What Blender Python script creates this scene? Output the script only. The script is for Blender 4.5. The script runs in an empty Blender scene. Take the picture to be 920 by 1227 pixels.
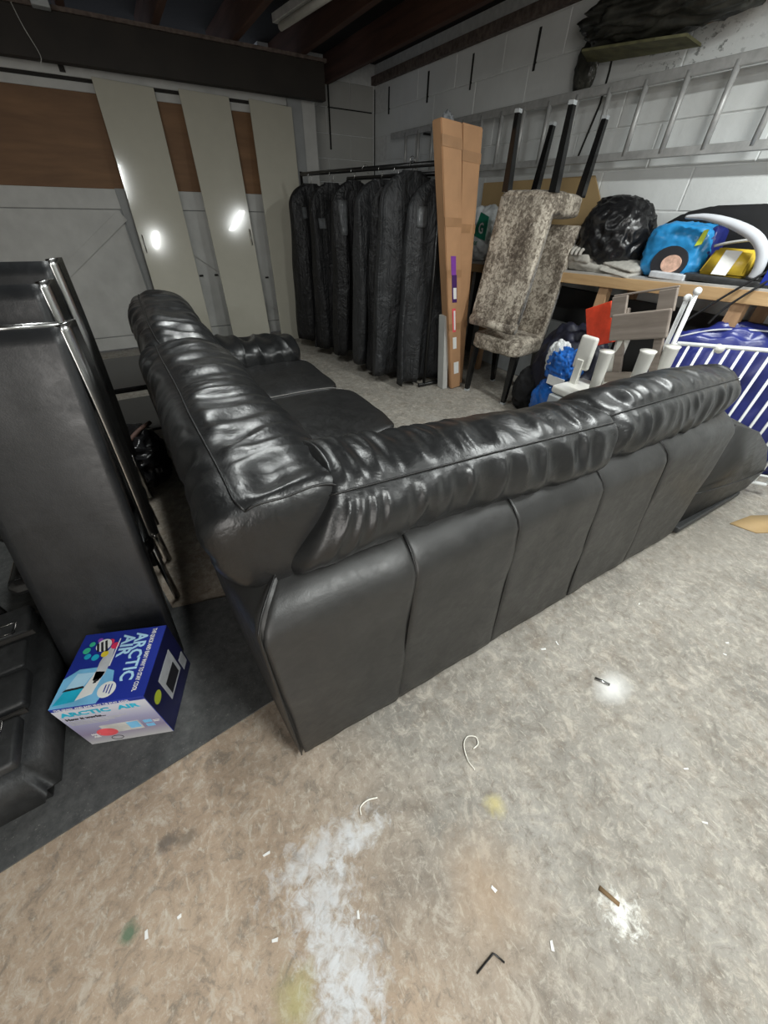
import bpy, bmesh, math, random
from mathutils import Vector, Matrix, noise
random.seed(7)
S = bpy.context.scene
C = S.collection
PI = math.pi
# ---------------------------------------------------------------- camera
cd = bpy.data.cameras.new('camera'); cam = bpy.data.objects.new('camera', cd); C.objects.link(cam); S.camera = cam
cd.sensor_fit = 'HORIZONTAL'; cd.sensor_width = 36; cd.lens = 440/920*36; cd.clip_start = 0.02
yaw, pit, rol = map(math.radians, (31.30, 39.70, 1.46))
f_ = Vector((math.sin(yaw)*math.cos(pit), math.cos(yaw)*math.cos(pit), -math.sin(pit)))
r_ = Vector((math.cos(yaw), -math.sin(yaw), 0)); u_ = r_.cross(f_)
r2 = math.cos(rol)*r_+math.sin(rol)*u_; u2 = -math.sin(rol)*r_+math.cos(rol)*u_
m = Matrix((r2, u2, -f_)).transposed().to_4x4(); m.translation = (0, 0, 1.30); cam.matrix_world = m
# ---------------------------------------------------------------- world, lamps, exposure
w = bpy.data.worlds.new('world'); S.world = w; w.use_nodes = True
w.node_tree.nodes['Background'].inputs[0].default_value = (.75, .82, .95, 1); w.node_tree.nodes['Background'].inputs[1].default_value = .25
S.view_settings.view_transform = 'Standard'; S.view_settings.look = 'None'; S.view_settings.gamma = 1; S.view_settings.use_curve_mapping = False
S.view_settings.exposure = 0.30
def lamp(name, loc, sx, sy, power, col, rot=(0, 0, 0)):
    l = bpy.data.lights.new(name, 'AREA'); l.shape = 'RECTANGLE'; l.size = sx; l.size_y = sy; l.energy = power; l.color = col
    o = bpy.data.objects.new(name, l); o.location = loc; o.rotation_euler = rot; C.objects.link(o); return o
lamp('ceiling_area_light', (.30, 2.1, 2.34), .10, 1.2, 20, (.96, 1, .98))
lamp('ceiling_area_light', (.75, -1.0, 2.34), .10, 1.2, 48, (.97, 1, .97))
lamp('ceiling_area_light', (2.25, .35, 2.34), .10, 1.2, 42, (.96, 1, .98))  # extra lamp added overhead to brighten the right wall
lamp('warm_fill_light', (-1.3, -2.3, 1.35), 1.4, 1.9, 42, (1, .965, .92), (math.radians(90), 0, math.radians(-12)))  # warm fill added behind the camera; the front wall has no doorway
# ---------------------------------------------------------------- material helpers
class NT:
    def __init__(s, name):
        s.m = bpy.data.materials.new(name); s.m.use_nodes = True; s.t = s.m.node_tree; s.b = s.t.nodes['Principled BSDF']
    def n(s, typ, **kw):
        x = s.t.nodes.new(typ)
        for k, v in kw.items():
            if k.startswith('i_'):
                k = k[2:]; k = int(k) if k.isdigit() else k.replace('_', ' ')
                if isinstance(v, bpy.types.NodeSocket): s.t.links.new(v, x.inputs[k])
                else: x.inputs[k].default_value = v
            else: setattr(x, k, v)
        return x
    def co(s, kind='Object', scale=(1, 1, 1), rot=(0, 0, 0), loc=(0, 0, 0)):
        if kind == 'Position': o = s.n('ShaderNodeNewGeometry').outputs['Position']
        else: o = s.n('ShaderNodeTexCoord').outputs[kind]
        return s.n('ShaderNodeMapping', i_0=o, i_1=loc, i_2=rot, i_3=scale).outputs[0]
    def noise(s, v, scale, detail=4, rough=.55, dist=0):
        return s.n('ShaderNodeTexNoise', i_Vector=v, i_Scale=scale, i_Detail=detail, i_Roughness=rough, i_Distortion=dist).outputs[0]
    def ramp(s, v, *stops):
        x = s.n('ShaderNodeValToRGB', i_0=v); e = x.color_ramp.elements
        while len(e) < len(stops): e.new(.5)
        for k, (p, c) in enumerate(stops):
            e[k].position = p
            c = (c, c, c, 1) if isinstance(c, (int, float)) else (*c, 1)
            e[k].color = c
        return x.outputs[0]
    def mix(s, f, a, b, mode='MIX'):
        x = s.n('ShaderNodeMix', data_type='RGBA', blend_type=mode)
        for k, v in ((0, f), (6, a), (7, b)):
            if isinstance(v, bpy.types.NodeSocket): s.t.links.new(v, x.inputs[k])
            else: x.inputs[k].default_value = v if k == 0 else (*v, 1) if len(v) == 3 else v
        return x.outputs[2]
    def math(s, op, a, b=0, c=0):
        return s.n('ShaderNodeMath', operation=op, i_0=a, i_1=b, i_2=c).outputs[0]
    def bump(s, h, strength=.3, dist=.01, prev=None):
        x = s.n('ShaderNodeBump', i_Height=h, i_Strength=strength, i_Distance=dist)
        if prev: s.t.links.new(prev, x.inputs['Normal'])
        s.t.links.new(x.outputs[0], s.b.inputs['Normal']); return x.outputs[0]
    def set(s, **kw):
        for k, v in kw.items():
            k = k.replace('_', ' ')
            if isinstance(v, bpy.types.NodeSocket): s.t.links.new(v, s.b.inputs[k])
            else: s.b.inputs[k].default_value = (*v, 1) if isinstance(v, tuple) and len(v) == 3 else v
        return s.m
def simple(name, col, rough=.5, metal=0, var=.25, scale=12, bump=.1, coat=0, alpha=1, trans=0):
    t = NT(name); v = t.co(); nz = t.noise(v, scale, 5)
    d = tuple(c*(1-var) for c in col); b = tuple(min(1, c*(1+var)) for c in col)
    t.set(Base_Color=t.ramp(nz, (.3, d), (.7, b)), Roughness=rough, Metallic=metal, Coat_Weight=coat, Alpha=alpha, Transmission_Weight=trans)
    if bump: t.bump(t.noise(v, scale*3, 4), bump, .004)
    return t.m
def leather(name, col, rough=.41, wr=.35):
    t = NT(name); v = t.co('Position')
    n1 = t.noise(v, 5, 5, .6, .6); n2 = t.noise(t.co('Position', (1, 1, 1)), 26, 4, .6, 1.0)
    vor = t.n('ShaderNodeTexVoronoi', i_Vector=v, i_Scale=260).outputs[0]
    t.set(Base_Color=t.ramp(n1, (.3, tuple(c*.75 for c in col)), (.75, tuple(c*1.35 for c in col))),
          Roughness=t.ramp(n2, (.25, rough-.07), (.8, rough+.12)), Specular_IOR_Level=.55)
    b = t.bump(n1, wr, .02); b = t.bump(n2, wr*.25, .006, b); t.bump(vor, .10, .001, b)
    return t.m
def wood(name, c1, c2, scale=6, rough=.6, stretch=(1, .08, 1)):
    t = NT(name); v = t.co('Object', stretch)
    n1 = t.noise(v, scale*4, 6, .65, .4); n2 = t.noise(t.co(), scale*.5, 3)
    c = t.ramp(n1, (.32, c1), (.68, c2)); c = t.mix(t.ramp(n2, (.4, 0.), (.7, .35)), c, tuple(x*.6 for x in c1))
    t.set(Base_Color=c, Roughness=rough); t.bump(n1, .3, .003); return t.m
M = {}
M['leather'] = leather('black_leather', (.0125, .013, .0135), .33, .3)
M['leather_seat'] = leather('black_leather_seat', (.0125, .0125, .0125), .42)
M['leather_back'] = leather('black_leather_back', (.021, .021, .0205), .43, .12)
M['leather_slab'] = leather('black_leatherette', (.015, .016, .0175), .40, .08)
M['piping'] = simple('piping', (.010, .010, .010), .45)
M['stitch'] = simple('pale_stitch', (.22, .21, .20), .6)
M['black_gloss'] = simple('black_gloss', (.008, .008, .008), .15, bump=0)
M['black_plastic'] = simple('black_plastic', (.032, .033, .034), .5, scale=40, bump=.25)
M['black_metal'] = simple('black_metal', (.012, .012, .012), .35, bump=0)
M['chrome'] = simple('chrome', (.50, .50, .49), .24, 1, .05, bump=0)
M['aluminium'] = simple('aluminium', (.47, .47, .46), .45, .3, .15, 20)
M['white_metal'] = simple('white_painted_metal', (.80, .82, .82), .35, var=.03, bump=0)
M['white_plastic'] = simple('white_plastic', (.74, .73, .68), .4, var=.06, bump=0)
M['door_gloss'] = simple('cream_gloss_door', (.52, .50, .42), .12, var=.02, bump=0, coat=.5)
M['garage_white'] = simple('garage_door_white', (.50, .50, .48), .6, var=.12, scale=5)
M['garage_grey'] = simple('garage_door_grey', (.30, .31, .31), .5, var=.1, scale=5)
M['gap'] = simple('dark_gap', (.02, .018, .016), .9)
M['ply'] = wood('brown_plywood', (.15, .075, .032), (.24, .125, .055), 2, .65, (.12, 1, 1))
M['board_tan'] = simple('tan_hardboard', (.42, .29, .14), .7, var=.1, scale=4)
M['joist'] = wood('dark_red_timber', (.050, .022, .014), (.12, .055, .036), 3, .8, (1, .06, 1))
M['beam'] = simple('dark_steel_beam', (.022, .017, .013), .7, var=.4, scale=3)
M['beam_top'] = simple('mortar_strip', (.13, .10, .085), .9, var=.5, scale=25)
M['deck'] = simple('roof_deck', (.012, .010, .008), .9)
M['pine'] = wood('pine_timber', (.40, .24, .11), (.62, .42, .22), 4, .6, (1, .08, 1))
M['pine_leg'] = wood('pine_leg_timber', (.36, .21, .11), (.55, .35, .20), 4, .6, (1, 1, .08))
M['greywood'] = wood('grey_washed_wood', (.19, .155, .13), (.34, .29, .25), 5, .6, (1, .1, 1))
M['bench_top'] = simple('bench_top', (.40, .39, .37), .7, var=.15)
M['card'] = simple('cardboard', (.44, .245, .125), .75, var=.1, scale=6)
M['card_edge'] = simple('packing_tape', (.36, .20, .10), .3, var=.1)
M['purple'] = simple('purple_label', (.22, .05, .36), .4, var=.1)
M['purple_dark'] = simple('dark_purple_label', (.06, .015, .12), .4, var=.1)
M['paper'] = simple('white_paper', (.8, .8, .78), .6, var=.05)
M['redprint'] = simple('red_print', (.75, .10, .12), .5)
M['bag_black'] = simple('garment_bag_black', (.0075, .0075, .0085), .62, var=.3, bump=.2)
M['bag_grey'] = simple('garment_bag_charcoal', (.024, .025, .027), .75, var=.25, bump=.2)
for nm, cl in (('bag_black', (.0075, .0075, .0085)), ('bag_grey', (.024, .025, .027))):
    t = NT('garment_cloth_'+nm[4:]); a_ = t.noise(t.co('Position', (22, 22, 2.2)), 1., 4, .6, .6); b_ = t.noise(t.co('Position', (6, 6, 5)), 1., 4, .65, 1.5)
    t.set(Base_Color=t.ramp(b_, (.3, tuple(c*.7 for c in cl)), (.7, tuple(c*1.4 for c in cl))), Roughness=.55); q_ = t.bump(a_, .7, .03); t.bump(b_, .6, .05, q_); M[nm] = t.m
M['clear'] = simple('clear_plastic_window', (.22, .23, .24), .12, bump=.5, scale=30)
M['binbag'] = simple('black_polythene', (.012, .012, .013), .25, bump=.8, scale=14)
M['towel'] = simple('grey_towel', (.42, .40, .36), .9, var=.15, scale=50, bump=.6)
M['blue_bag'] = simple('bright_blue_plastic', (.03, .28, .62), .3, var=.3, scale=6)
M['navy'] = simple('navy_plastic', (.020, .028, .17), .32, var=.35, scale=5, bump=.5)
M['navy_dark'] = simple('dark_navy_fabric', (.008, .009, .022), .55, var=.4)
M['blue_poly'] = simple('blue_polythene', (.02, .13, .48), .15, var=.6, scale=8, bump=.9)
M['yellow'] = simple('yellow_packet', (.72, .50, .05), .35, var=.1)
M['red'] = simple('red_plastic', (.72, .07, .03), .4)
M['white_bag'] = simple('white_carrier_bag', (.72, .74, .74), .3, var=.06, bump=.7, scale=10)
M['green'] = simple('green_print', (.01, .20, .12), .5)
M['print_dark'] = simple('dark_print', (.02, .02, .025), .5)
M['pink'] = simple('pinkish_print', (.66, .42, .32), .5, var=.35, scale=30)
M['silver_rim'] = simple('pale_grey_shell', (.56, .58, .62), .35, var=.05, bump=0)
M['black_fabric'] = simple('black_fabric', (.008, .008, .009), .9)
M['tray'] = simple('grey_tray', (.55, .57, .60), .4)
M['foil'] = simple('dusty_plastic_sheet', (.045, .045, .038), .3, var=.7, scale=8, bump=1)
M['olive'] = simple('olive_board', (.13, .125, .06), .8, var=.4)
M['brown_item'] = simple('brown_cloth', (.12, .065, .05), .7)
M['crate_grey'] = simple('pale_grey_panel', (.42, .44, .45), .6, var=.1)
M['dark_filler'] = simple('dark_grey_filler', (.045, .046, .046), .7, var=.1)
M['fluff'] = simple('white_fibre', (.8, .78, .7), .8)
M['sliver'] = simple('brown_wood_chip', (.22, .14, .07), .8)
M['gum'] = simple('grey_paper_scrap', (.5, .5, .48), .8)
M['boxblue'] = simple('royal_blue_card', (.018, .035, .30), .3, var=.12, bump=0)
M['boxdark'] = simple('dark_blue_card', (.012, .014, .075), .3, var=.2, bump=0)
M['boxcyan'] = simple('pale_blue_print', (.20, .52, .80), .35, var=.2, bump=0)
M['boxice'] = simple('ice_blue_print', (.45, .72, .92), .35, var=.1, bump=0)
M['boxgrey'] = None
for nm, c in (('dot_red', (.75, .04, .12)), ('dot_yellow', (.85, .65, .05)), ('dot_green', (.05, .5, .3)), ('dot_teal', (.02, .45, .65)), ('dot_purple', (.3, .08, .5)), ('lime', (.55, .65, .05))):
    M[nm] = simple(nm, c, .4, bump=0)
# box front: white at top fading through lilac is print on the card (part of the artwork)
t = NT('pale_lilac_printed_card'); z = t.n('ShaderNodeSeparateXYZ', i_0=t.co()).outputs[2]
zz = t.math('DIVIDE', z, .25)
t.set(Base_Color=t.ramp(zz, (.0, (.55, .55, .55)), (.28, (.28, .24, .36)), (.55, (.35, .35, .52)), (.85, (.62, .63, .70))), Roughness=.35); M['boxgrey'] = t.m
# velvet
t = NT('crushed_velvet'); v = t.co('Object'); n1 = t.noise(v, 42, 6, .7, .8); n2 = t.noise(t.co('Object', (1, 1, .45)), 7, 3, .6, .8)
geo = t.n('ShaderNodeNewGeometry').outputs['Normal']
f = t.math('ADD', t.math('MULTIPLY', n1, .75), t.math('MULTIPLY', n2, .45))
t.set(Base_Color=t.ramp(f, (.46, (.075, .058, .043)), (.57, (.22, .185, .145)), (.69, (.58, .52, .43))), Roughness=.7, Sheen_Weight=.15, Sheen_Roughness=.35)
t.bump(n1, .5, .006); M['velvet'] = t.m
# painted blockwork
def blockmat(name, col, dirt):
    t = NT(name); v = t.co('Position'); n1 = t.noise(v, 2.2, 5, .6); n2 = t.noise(v, 28, 6, .7); n3 = t.noise(v, 1.1, 3)
    c = t.mix(t.ramp(n1, (.35, 0.), (.8, 1.)), col, tuple(x*.86 for x in col))
    n4 = t.noise(t.co('Position', (1, .9, 1.4)), 17, 5, .75)
    px = t.n('ShaderNodeSeparateXYZ', i_0=v)
    # flaking patch high on the wall near the ladder
    d1 = t.math('ADD', t.math('POWER', t.math('DIVIDE', t.math('SUBTRACT', px.outputs[1], 2.05), .42), 2), t.math('POWER', t.math('DIVIDE', t.math('SUBTRACT', px.outputs[2], 2.05), .14), 2))
    patch = t.ramp(d1, (.2, 1.), (1., 0.))
    ch = t.math('MULTIPLY', t.ramp(n4, (.55, 0.), (.62, 1.)), patch)
    chips = t.ramp(n2, (.70, 0.), (.76, .45))
    c = t.mix(chips, c, (.25, .24, .22)); c = t.mix(t.math('MULTIPLY', ch, .8), c, (.16, .17, .16))
    t.set(Base_Color=c, Roughness=.75); b = t.bump(n2, .35, .006); t.bump(n1, .3, .02, b); return t.m
M['block'] = blockmat('white_painted_block', (.80, .82, .81), 0)
M['block_back'] = blockmat('greyer_white_block', (.50, .50, .47), 0)  # greyer, darker tone than the right wall's blocks
M['mortar'] = simple('painted_mortar', (.72, .73, .72), .9, var=.1, scale=20)
M['crack'] = simple('open_joint', (.02, .02, .018), .95)
M['plaster'] = simple('grey_plaster', (.35, .35, .33), .9)
# concrete floor
t = NT('stained_concrete'); v = t.co('Position'); P = t.n('ShaderNodeSeparateXYZ', i_0=v); X, Y = P.outputs[0], P.outputs[1]
n1 = t.noise(v, 3.2, 6, .62, .3); n2 = t.noise(v, 38, 6, .72, .6); n3 = t.noise(t.co('Position', (1, .45, 1), (0, 0, .6)), 62, 5, .75, .5); n4 = t.noise(v, 9, 6, .7)
n5 = t.noise(t.co('Position', (.5, 1, 1), (0, 0, .9)), 120, 5, .8, .4)
n6 = t.noise(v, 16, 8, .78, .8); n7 = t.noise(v, 210, 3, .8)
grey = t.ramp(n1, (.3, (.21, .20, .18)), (.5, (.30, .28, .245)), (.75, (.35, .335, .305)))
tan = t.ramp(n1, (.3, (.31, .23, .165)), (.7, (.45, .35, .26)))
side = t.math('ADD', t.math('ADD', X, t.math('MULTIPLY', Y, .25)), t.math('MULTIPLY', n1, -.5))
c = t.mix(t.ramp(t.math('ADD', side, .5), (.2, 0.), (.62, 1.)), tan, grey)
c = t.mix(t.ramp(n4, (.52, 0.), (.72, .55)), c, (.23, .18, .135))
c = t.mix(t.ramp(n6, (.53, 0.), (.62, .55)), c, (.52, .47, .40)); c = t.mix(t.ramp(n6, (.38, .6), (.47, 0.)), c, (.17, .15, .125))
c = t.mix(t.ramp(n7, (.66, 0.), (.70, .6)), c, (.70, .66, .58)); c = t.mix(t.ramp(n7, (.30, .6), (.34, 0.)), c, (.10, .09, .075))
c = t.mix(t.ramp(n2, (.53, 0.), (.66, .5)), c, (.54, .495, .425))
c = t.mix(t.ramp(n2, (.33, .65), (.46, 0.)), c, (.20, .165, .13))
c = t.mix(t.ramp(n3, (.57, 0.), (.66, .45)), c, (.62, .58, .50))
c = t.mix(t.ramp(n5, (.59, 0.), (.68, .4)), c, (.60, .54, .45))
def spot(c, x, y, rx, ry, col, nzs=6, lo=.75, hi=1.1, amt=1., nw=1.2):
    nz = t.noise(v, nzs, 6, .7, .5)
    d = t.math('SQRT', t.math('ADD', t.math('POWER', t.math('DIVIDE', t.math('SUBTRACT', X, x), rx), 2), t.math('POWER', t.math('DIVIDE', t.math('SUBTRACT', Y, y), ry), 2)))
    d = t.math('ADD', d, t.math('MULTIPLY', t.math('SUBTRACT', nz, .5), nw*2))
    return t.mix(t.ramp(t.math('MULTIPLY', d, .5), (lo*.5, float(amt)), (hi*.5, 0.)), c, col)
for (x, y, rx, ry) in ((-.03, .215, .11, .035), (-.06, .14, .06, .05), (-.075, .055, .05, .07), (-.05, .0, .05, .06), (-.10, -.06, .06, .07), (.07, .19, .06, .02)):
    c = spot(c, x, y, rx, ry, (.66, .68, .70), 34, .2, 1.6, .62, 2.6)
c = spot(c, 1.03, .10, .07, .045, (.80, .80, .78), 9, .1, 1.3, .9, .3)
c = spot(c, -.17, .03, .05, .05, (.42, .41, .15), 20, .2, 1.2, .5, .8)
c = spot(c, .43, .06, .03, .03, (.60, .52, .22), 30, .2, 1.2, .7, .8)
c = spot(c, -.469, .311, .02, .02, (.08, .16, .10), 40, .4, 1.2, .8, .9)
c = spot(c, -.377, .438, .03, .02, (.12, .10, .085), 40, .4, 1.2, .8, 1.2)
c = spot(c, -.33, .42, .03, .02, (.16, .13, .10), 40, .4, 1.2, .7, 1.2)
c = spot(c, .55, -.25, .05, .05, (.85, .85, .8), 50, .1, .9, .9, 1.9)
c = spot(c, .30, -.06, .12, .12, (.46, .33, .22), 8, .2, 1.3, .5, .9)
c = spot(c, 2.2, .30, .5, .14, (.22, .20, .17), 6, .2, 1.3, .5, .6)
t.set(Base_Color=c, Roughness=t.ramp(n4, (.3, .55), (.7, .8)), Specular_IOR_Level=.35); b = t.bump(n2, .35, .004); t.bump(n4, .3, .01, b); M['concrete'] = t.m
t = NT('black_rubber_mat'); v = t.co('Position'); n1 = t.noise(v, 95, 5, .8); n2 = t.noise(v, 30, 6, .75)
c = t.ramp(n2, (.3, (.045, .047, .048)), (.75, (.11, .112, .11))); c = t.mix(t.ramp(n1, (.60, 0.), (.68, .7)), c, (.22, .22, .21))
t.set(Base_Color=c, Roughness=.85); t.bump(n1, .5, .003); M['mat'] = t.m
# ---------------------------------------------------------------- geometry helpers
def obj(name, bm, mat, parent=None, smooth=False, kind=None):
    me = bpy.data.meshes.new(name)
    bm.normal_update(); bm.to_mesh(me); bm.free()
    if mat: me.materials.append(mat if not isinstance(mat, str) else M[mat])
    if smooth:
        for p in me.polygons: p.use_smooth = True
    o = bpy.data.objects.new(name, me); C.objects.link(o)
    if parent: o.parent = parent
    if kind: o['kind'] = kind
    return o
def tag(o, label=None, cat=None, group=None):
    if label: o['label'] = label
    if cat: o['category'] = cat
    if group: o['group'] = group
    return o
def thing(name, label, cat, loc=(0, 0, 0), rz=0, group=None):
    o = bpy.data.objects.new(name, None); o.empty_display_size = .1; C.objects.link(o); o.location = loc; o.rotation_euler = (0, 0, rz)
    return tag(o, label, cat, group)
def box(bm, a, b, bev=0, mat4=None, seg=2):
    g = bmesh.ops.create_cube(bm, size=1)['verts']
    for v in g: v.co = Vector([(a[i]+b[i])/2+v.co[i]*(b[i]-a[i]) for i in range(3)])
    if bev:
        es = list({e for v in g for e in v.link_edges})
        r = bmesh.ops.bevel(bm, geom=es, offset=bev, segments=seg, affect='EDGES', profile=.5); g = list({v for f in r['faces'] for v in f.verts} | {v for v in g if v.is_valid})
    if mat4 is not None:
        for v in g: v.co = mat4 @ v.co
    return g
def B(a, b, bev=0, m4=None, seg=2):
    bm = bmesh.new(); box(bm, a, b, bev, m4, seg); return bm
def hexa(bm, pts, bev=0):
    """pts: 4 bottom (ccw) + 4 top"""
    vs = [bm.verts.new(p) for p in pts]
    for f in ((3, 2, 1, 0), (4, 5, 6, 7), (0, 1, 5, 4), (1, 2, 6, 5), (2, 3, 7, 6), (3, 0, 4, 7)): bm.faces.new([vs[i] for i in f])
    if bev: bmesh.ops.bevel(bm, geom=list({e for v in vs for e in v.link_edges}), offset=bev, segments=2, affect='EDGES')
    bmesh.ops.recalc_face_normals(bm, faces=bm.faces)
def prism(bm, pts, d, bev=0):
    """polygon pts extruded by vector d"""
    d = Vector(d); n = len(pts); a = [bm.verts.new(p) for p in pts]; b = [bm.verts.new(Vector(p)+d) for p in pts]
    bm.faces.new(a[::-1]); bm.faces.new(b)
    for i in range(n): bm.faces.new((a[i], a[(i+1) % n], b[(i+1) % n], b[i]))
    if bev: bmesh.ops.bevel(bm, geom=list({e for v in a+b for e in v.link_edges}), offset=bev, segments=2, affect='EDGES')
    bmesh.ops.recalc_face_normals(bm, faces=bm.faces)
def tube(bm, path, r, n=8, closed=False, r1=None):
    path = [Vector(p) for p in path]; L = len(path); rings = []; up = Vector((0, 0, 1)); pn = None
    for i, p in enumerate(path):
        a = path[(i-1) % L] if (closed or i) else p; b = path[(i+1) % L] if (closed or i < L-1) else p
        d = (b-a).normalized()
        if pn is None:
            pn = d.cross(up); pn = d.cross(Vector((1, 0, 0))) if pn.length < .05 else pn
        pn = (pn-d*pn.dot(d)).normalized(); q = d.cross(pn)
        rr = r if r1 is None else r+(r1-r)*i/(L-1)
        rings.append([bm.verts.new(p+(pn*math.cos(2*PI*k/n)+q*math.sin(2*PI*k/n))*rr) for k in range(n)])
    for i in range(L if closed else L-1):
        A, Bq = rings[i], rings[(i+1) % L]
        for k in range(n): bm.faces.new((A[k], A[(k+1) % n], Bq[(k+1) % n], Bq[k]))
    if not closed: bm.faces.new(rings[0][::-1]); bm.faces.new(rings[-1])
    bmesh.ops.recalc_face_normals(bm, faces=bm.faces)
def T(path, r, n=8, closed=False, r1=None):
    bm = bmesh.new(); tube(bm, path, r, n, closed, r1); return bm
def spline(pts, n=8):
    pts = [Vector(p) for p in pts]; out = []
    for i in range(len(pts)-1):
        p0 = pts[max(i-1, 0)]; p1 = pts[i]; p2 = pts[i+1]; p3 = pts[min(i+2, len(pts)-1)]
        for k in range(n):
            t = k/n; out.append(.5*((2*p1)+(p2-p0)*t+(2*p0-5*p1+4*p2-p3)*t*t+(3*p1-p0-3*p2+p3)*t**3))
    out.append(pts[-1]); return out
def blob(c, r, amp=.12, freq=3, seed=0, p=2.6, sub=5, floor=None, ridge=.5, rot=0, fine=0):
    bm = bmesh.new(); bmesh.ops.create_icosphere(bm, subdivisions=sub, radius=1); off = Vector((seed*7.3, seed*3.1, seed))
    R = Matrix.Rotation(rot, 3, 'Z')
    for v in bm.verts:
        d = v.co.normalized(); k = (abs(d.x)**p+abs(d.y)**p+abs(d.z)**p)**(-1/p); q = d*k
        nz = noise.noise(q*freq+off); rg = 1-abs(noise.noise(q*freq*1.7+off*2))*2.2
        s = 1+amp*(nz*(1-ridge)+rg*ridge-.3)+fine*noise.noise(q*freq*6+off)
        v.co = R @ Vector((q.x*r[0]*s, q.y*r[1]*s, q.z*r[2]*s))+Vector(c)
        if floor is not None and v.co.z < floor: v.co.z = floor
    return bm
def sweep(path, hw, hh, side, r_end=.06, p=3., folds=(), seams=(), seed=0, nt=170, nf=72, amp=.02, fr=9, sag=0, endp=.55, shape=None, upv=Vector((0, 0, 1))):
    """cushion: superellipse section (half width hw along 'side', half height hh along up) swept along a straight path a-b"""
    a, b = map(Vector, path); ax = (b-a).normalized(); L = (b-a).length; side = Vector(side).normalized(); hl = L/2; mid = (a+b)/2
    off = Vector((seed*11.7, seed*5.1, seed*2.3))
    def f(s, phi, lift=0):
        # s in [-1,1]; end caps use the first and last 12 %
        e = .14
        if abs(s) > 1-e:
            th = (abs(s)-(1-e))/e*PI/2; t = math.copysign(hl-r_end+r_end*math.sin(th), s); k = max(math.cos(th), 0)**endp
        else: t = s/(1-e)*(hl-r_end); k = 1
        c, si = math.cos(phi), math.sin(phi); q = (abs(c)**p+abs(si)**p)**(-1/p)
        u = hw*c*q; w_ = hh*si*q
        tt = t/hl
        n0 = noise.noise(Vector((t*2.2, c, si))+off)*.022
        fo = 0
        ds = min([abs((phi-sm+PI) % (2*PI)-PI) for sm in seams] or [1.2])
        fn = noise.noise(Vector((t*fr, phi*.7, 3.3))+off); fn2 = noise.noise(Vector((t*fr*2.1, phi*1.0, 7.7))+off)
        env = (math.exp(-ds*.9)+.2)*(1-math.exp(-(ds/.22)**2))
        fo = (-(abs(fn))*2.6+.55)*amp*env+fn2*amp*.4*env
        pin = -.006*math.exp(-(ds/.06)**2) if seams else 0
        d = 1+0*k
        ln = (u*u+w_*w_)**.5 or 1
        add = n0+fo+pin+lift
        u += u/ln*add; w_ += w_/ln*add
        if shape:
            q3 = shape(tt, u, w_); u, w_ = q3[0], q3[1]
            if len(q3) > 2: t += q3[2]
        w_ -= sag*(1-tt*tt) if w_ > 0 else 0
        return mid+ax*t+(side*u+upv*w_)*k
    bm = bmesh.new(); rows = []
    for i in range(1, nt):
        s = -1+2*i/nt; rows.append([bm.verts.new(f(s, 2*PI*k/nf)) for k in range(nf)])
    for i in range(len(rows)-1):
        for k in range(nf): bm.faces.new((rows[i][k], rows[i][(k+1) % nf], rows[i+1][(k+1) % nf], rows[i+1][k]))
    for row, s in ((rows[0], -1), (rows[-1], 1)):
        v = bm.verts.new(f(s*1., 0))
        for k in range(nf):
            try: bm.faces.new((row[k], row[(k+1) % nf], v))
            except ValueError: pass
    bmesh.ops.recalc_face_normals(bm, faces=bm.faces)
    return bm, f
def text(body, size, m4, mat, parent, name='lettering', ext=.0004, bold=0, xs=1, align='LEFT'):
    cu = bpy.data.curves.new('t', 'FONT'); cu.body = body; cu.size = size; cu.extrude = ext; cu.offset = bold; cu.align_x = align; cu.resolution_u = 2
    o = bpy.data.objects.new('t', cu); C.objects.link(o); bpy.context.view_layer.update()
    me = bpy.data.meshes.new_from_object(o.evaluated_get(bpy.context.evaluated_depsgraph_get())); bpy.data.objects.remove(o)
    me.transform(Matrix.Diagonal((xs, 1, 1, 1))); me.transform(m4); me.name = name; me.materials.clear(); me.materials.append(M[mat])
    o = bpy.data.objects.new(name, me); C.objects.link(o); o.parent = parent; return o
def frame4(o, x, y, z=None):
    x = Vector(x).normalized(); y = Vector(y).normalized(); z = x.cross(y)
    m = Matrix((x, y, z)).transposed().to_4x4(); m.translation = o; return m
def copy_tree(o, parent=None):
    c = o.copy(); C.objects.link(c)
    if parent: c.parent = parent
    for ch in list(o.children): copy_tree(ch, c)
    return c
def st(name, bm, mat, parent=None, smooth=False):
    o = obj(name, bm, mat, parent, smooth)
    if parent is None: o['kind'] = 'structure'
    return o
def grid(bm, fn, nu, nv):
    V = [[bm.verts.new(fn(i/nu, j/nv)) for j in range(nv+1)] for i in range(nu+1)]
    for i in range(nu):
        for j in range(nv): bm.faces.new((V[i][j], V[i+1][j], V[i+1][j+1], V[i][j+1]))
    return V
# ================================================================ SETTING
WX, WY, ZC = 3.30, 5.90, 2.38
st('floor', B((-2.4, -2.6, -.1), (WX+.1, WY+.1, 0)), 'concrete')
wr = st('wall_right', B((WX+.006, -2.6, 0), (WX+.15, WY+.1, 2.62)), 'mortar')
wb = st('wall_back', B((1.9, WY+.006, 0), (WX, WY+.15, 2.62)), 'mortar')
st('wall_left', B((-2.5, -2.6, 0), (-2.4, WY, 2.62)), 'plaster')
st('wall_front', B((-2.4, -2.7, 0), (WX, -2.6, 2.62)), 'plaster')
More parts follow.
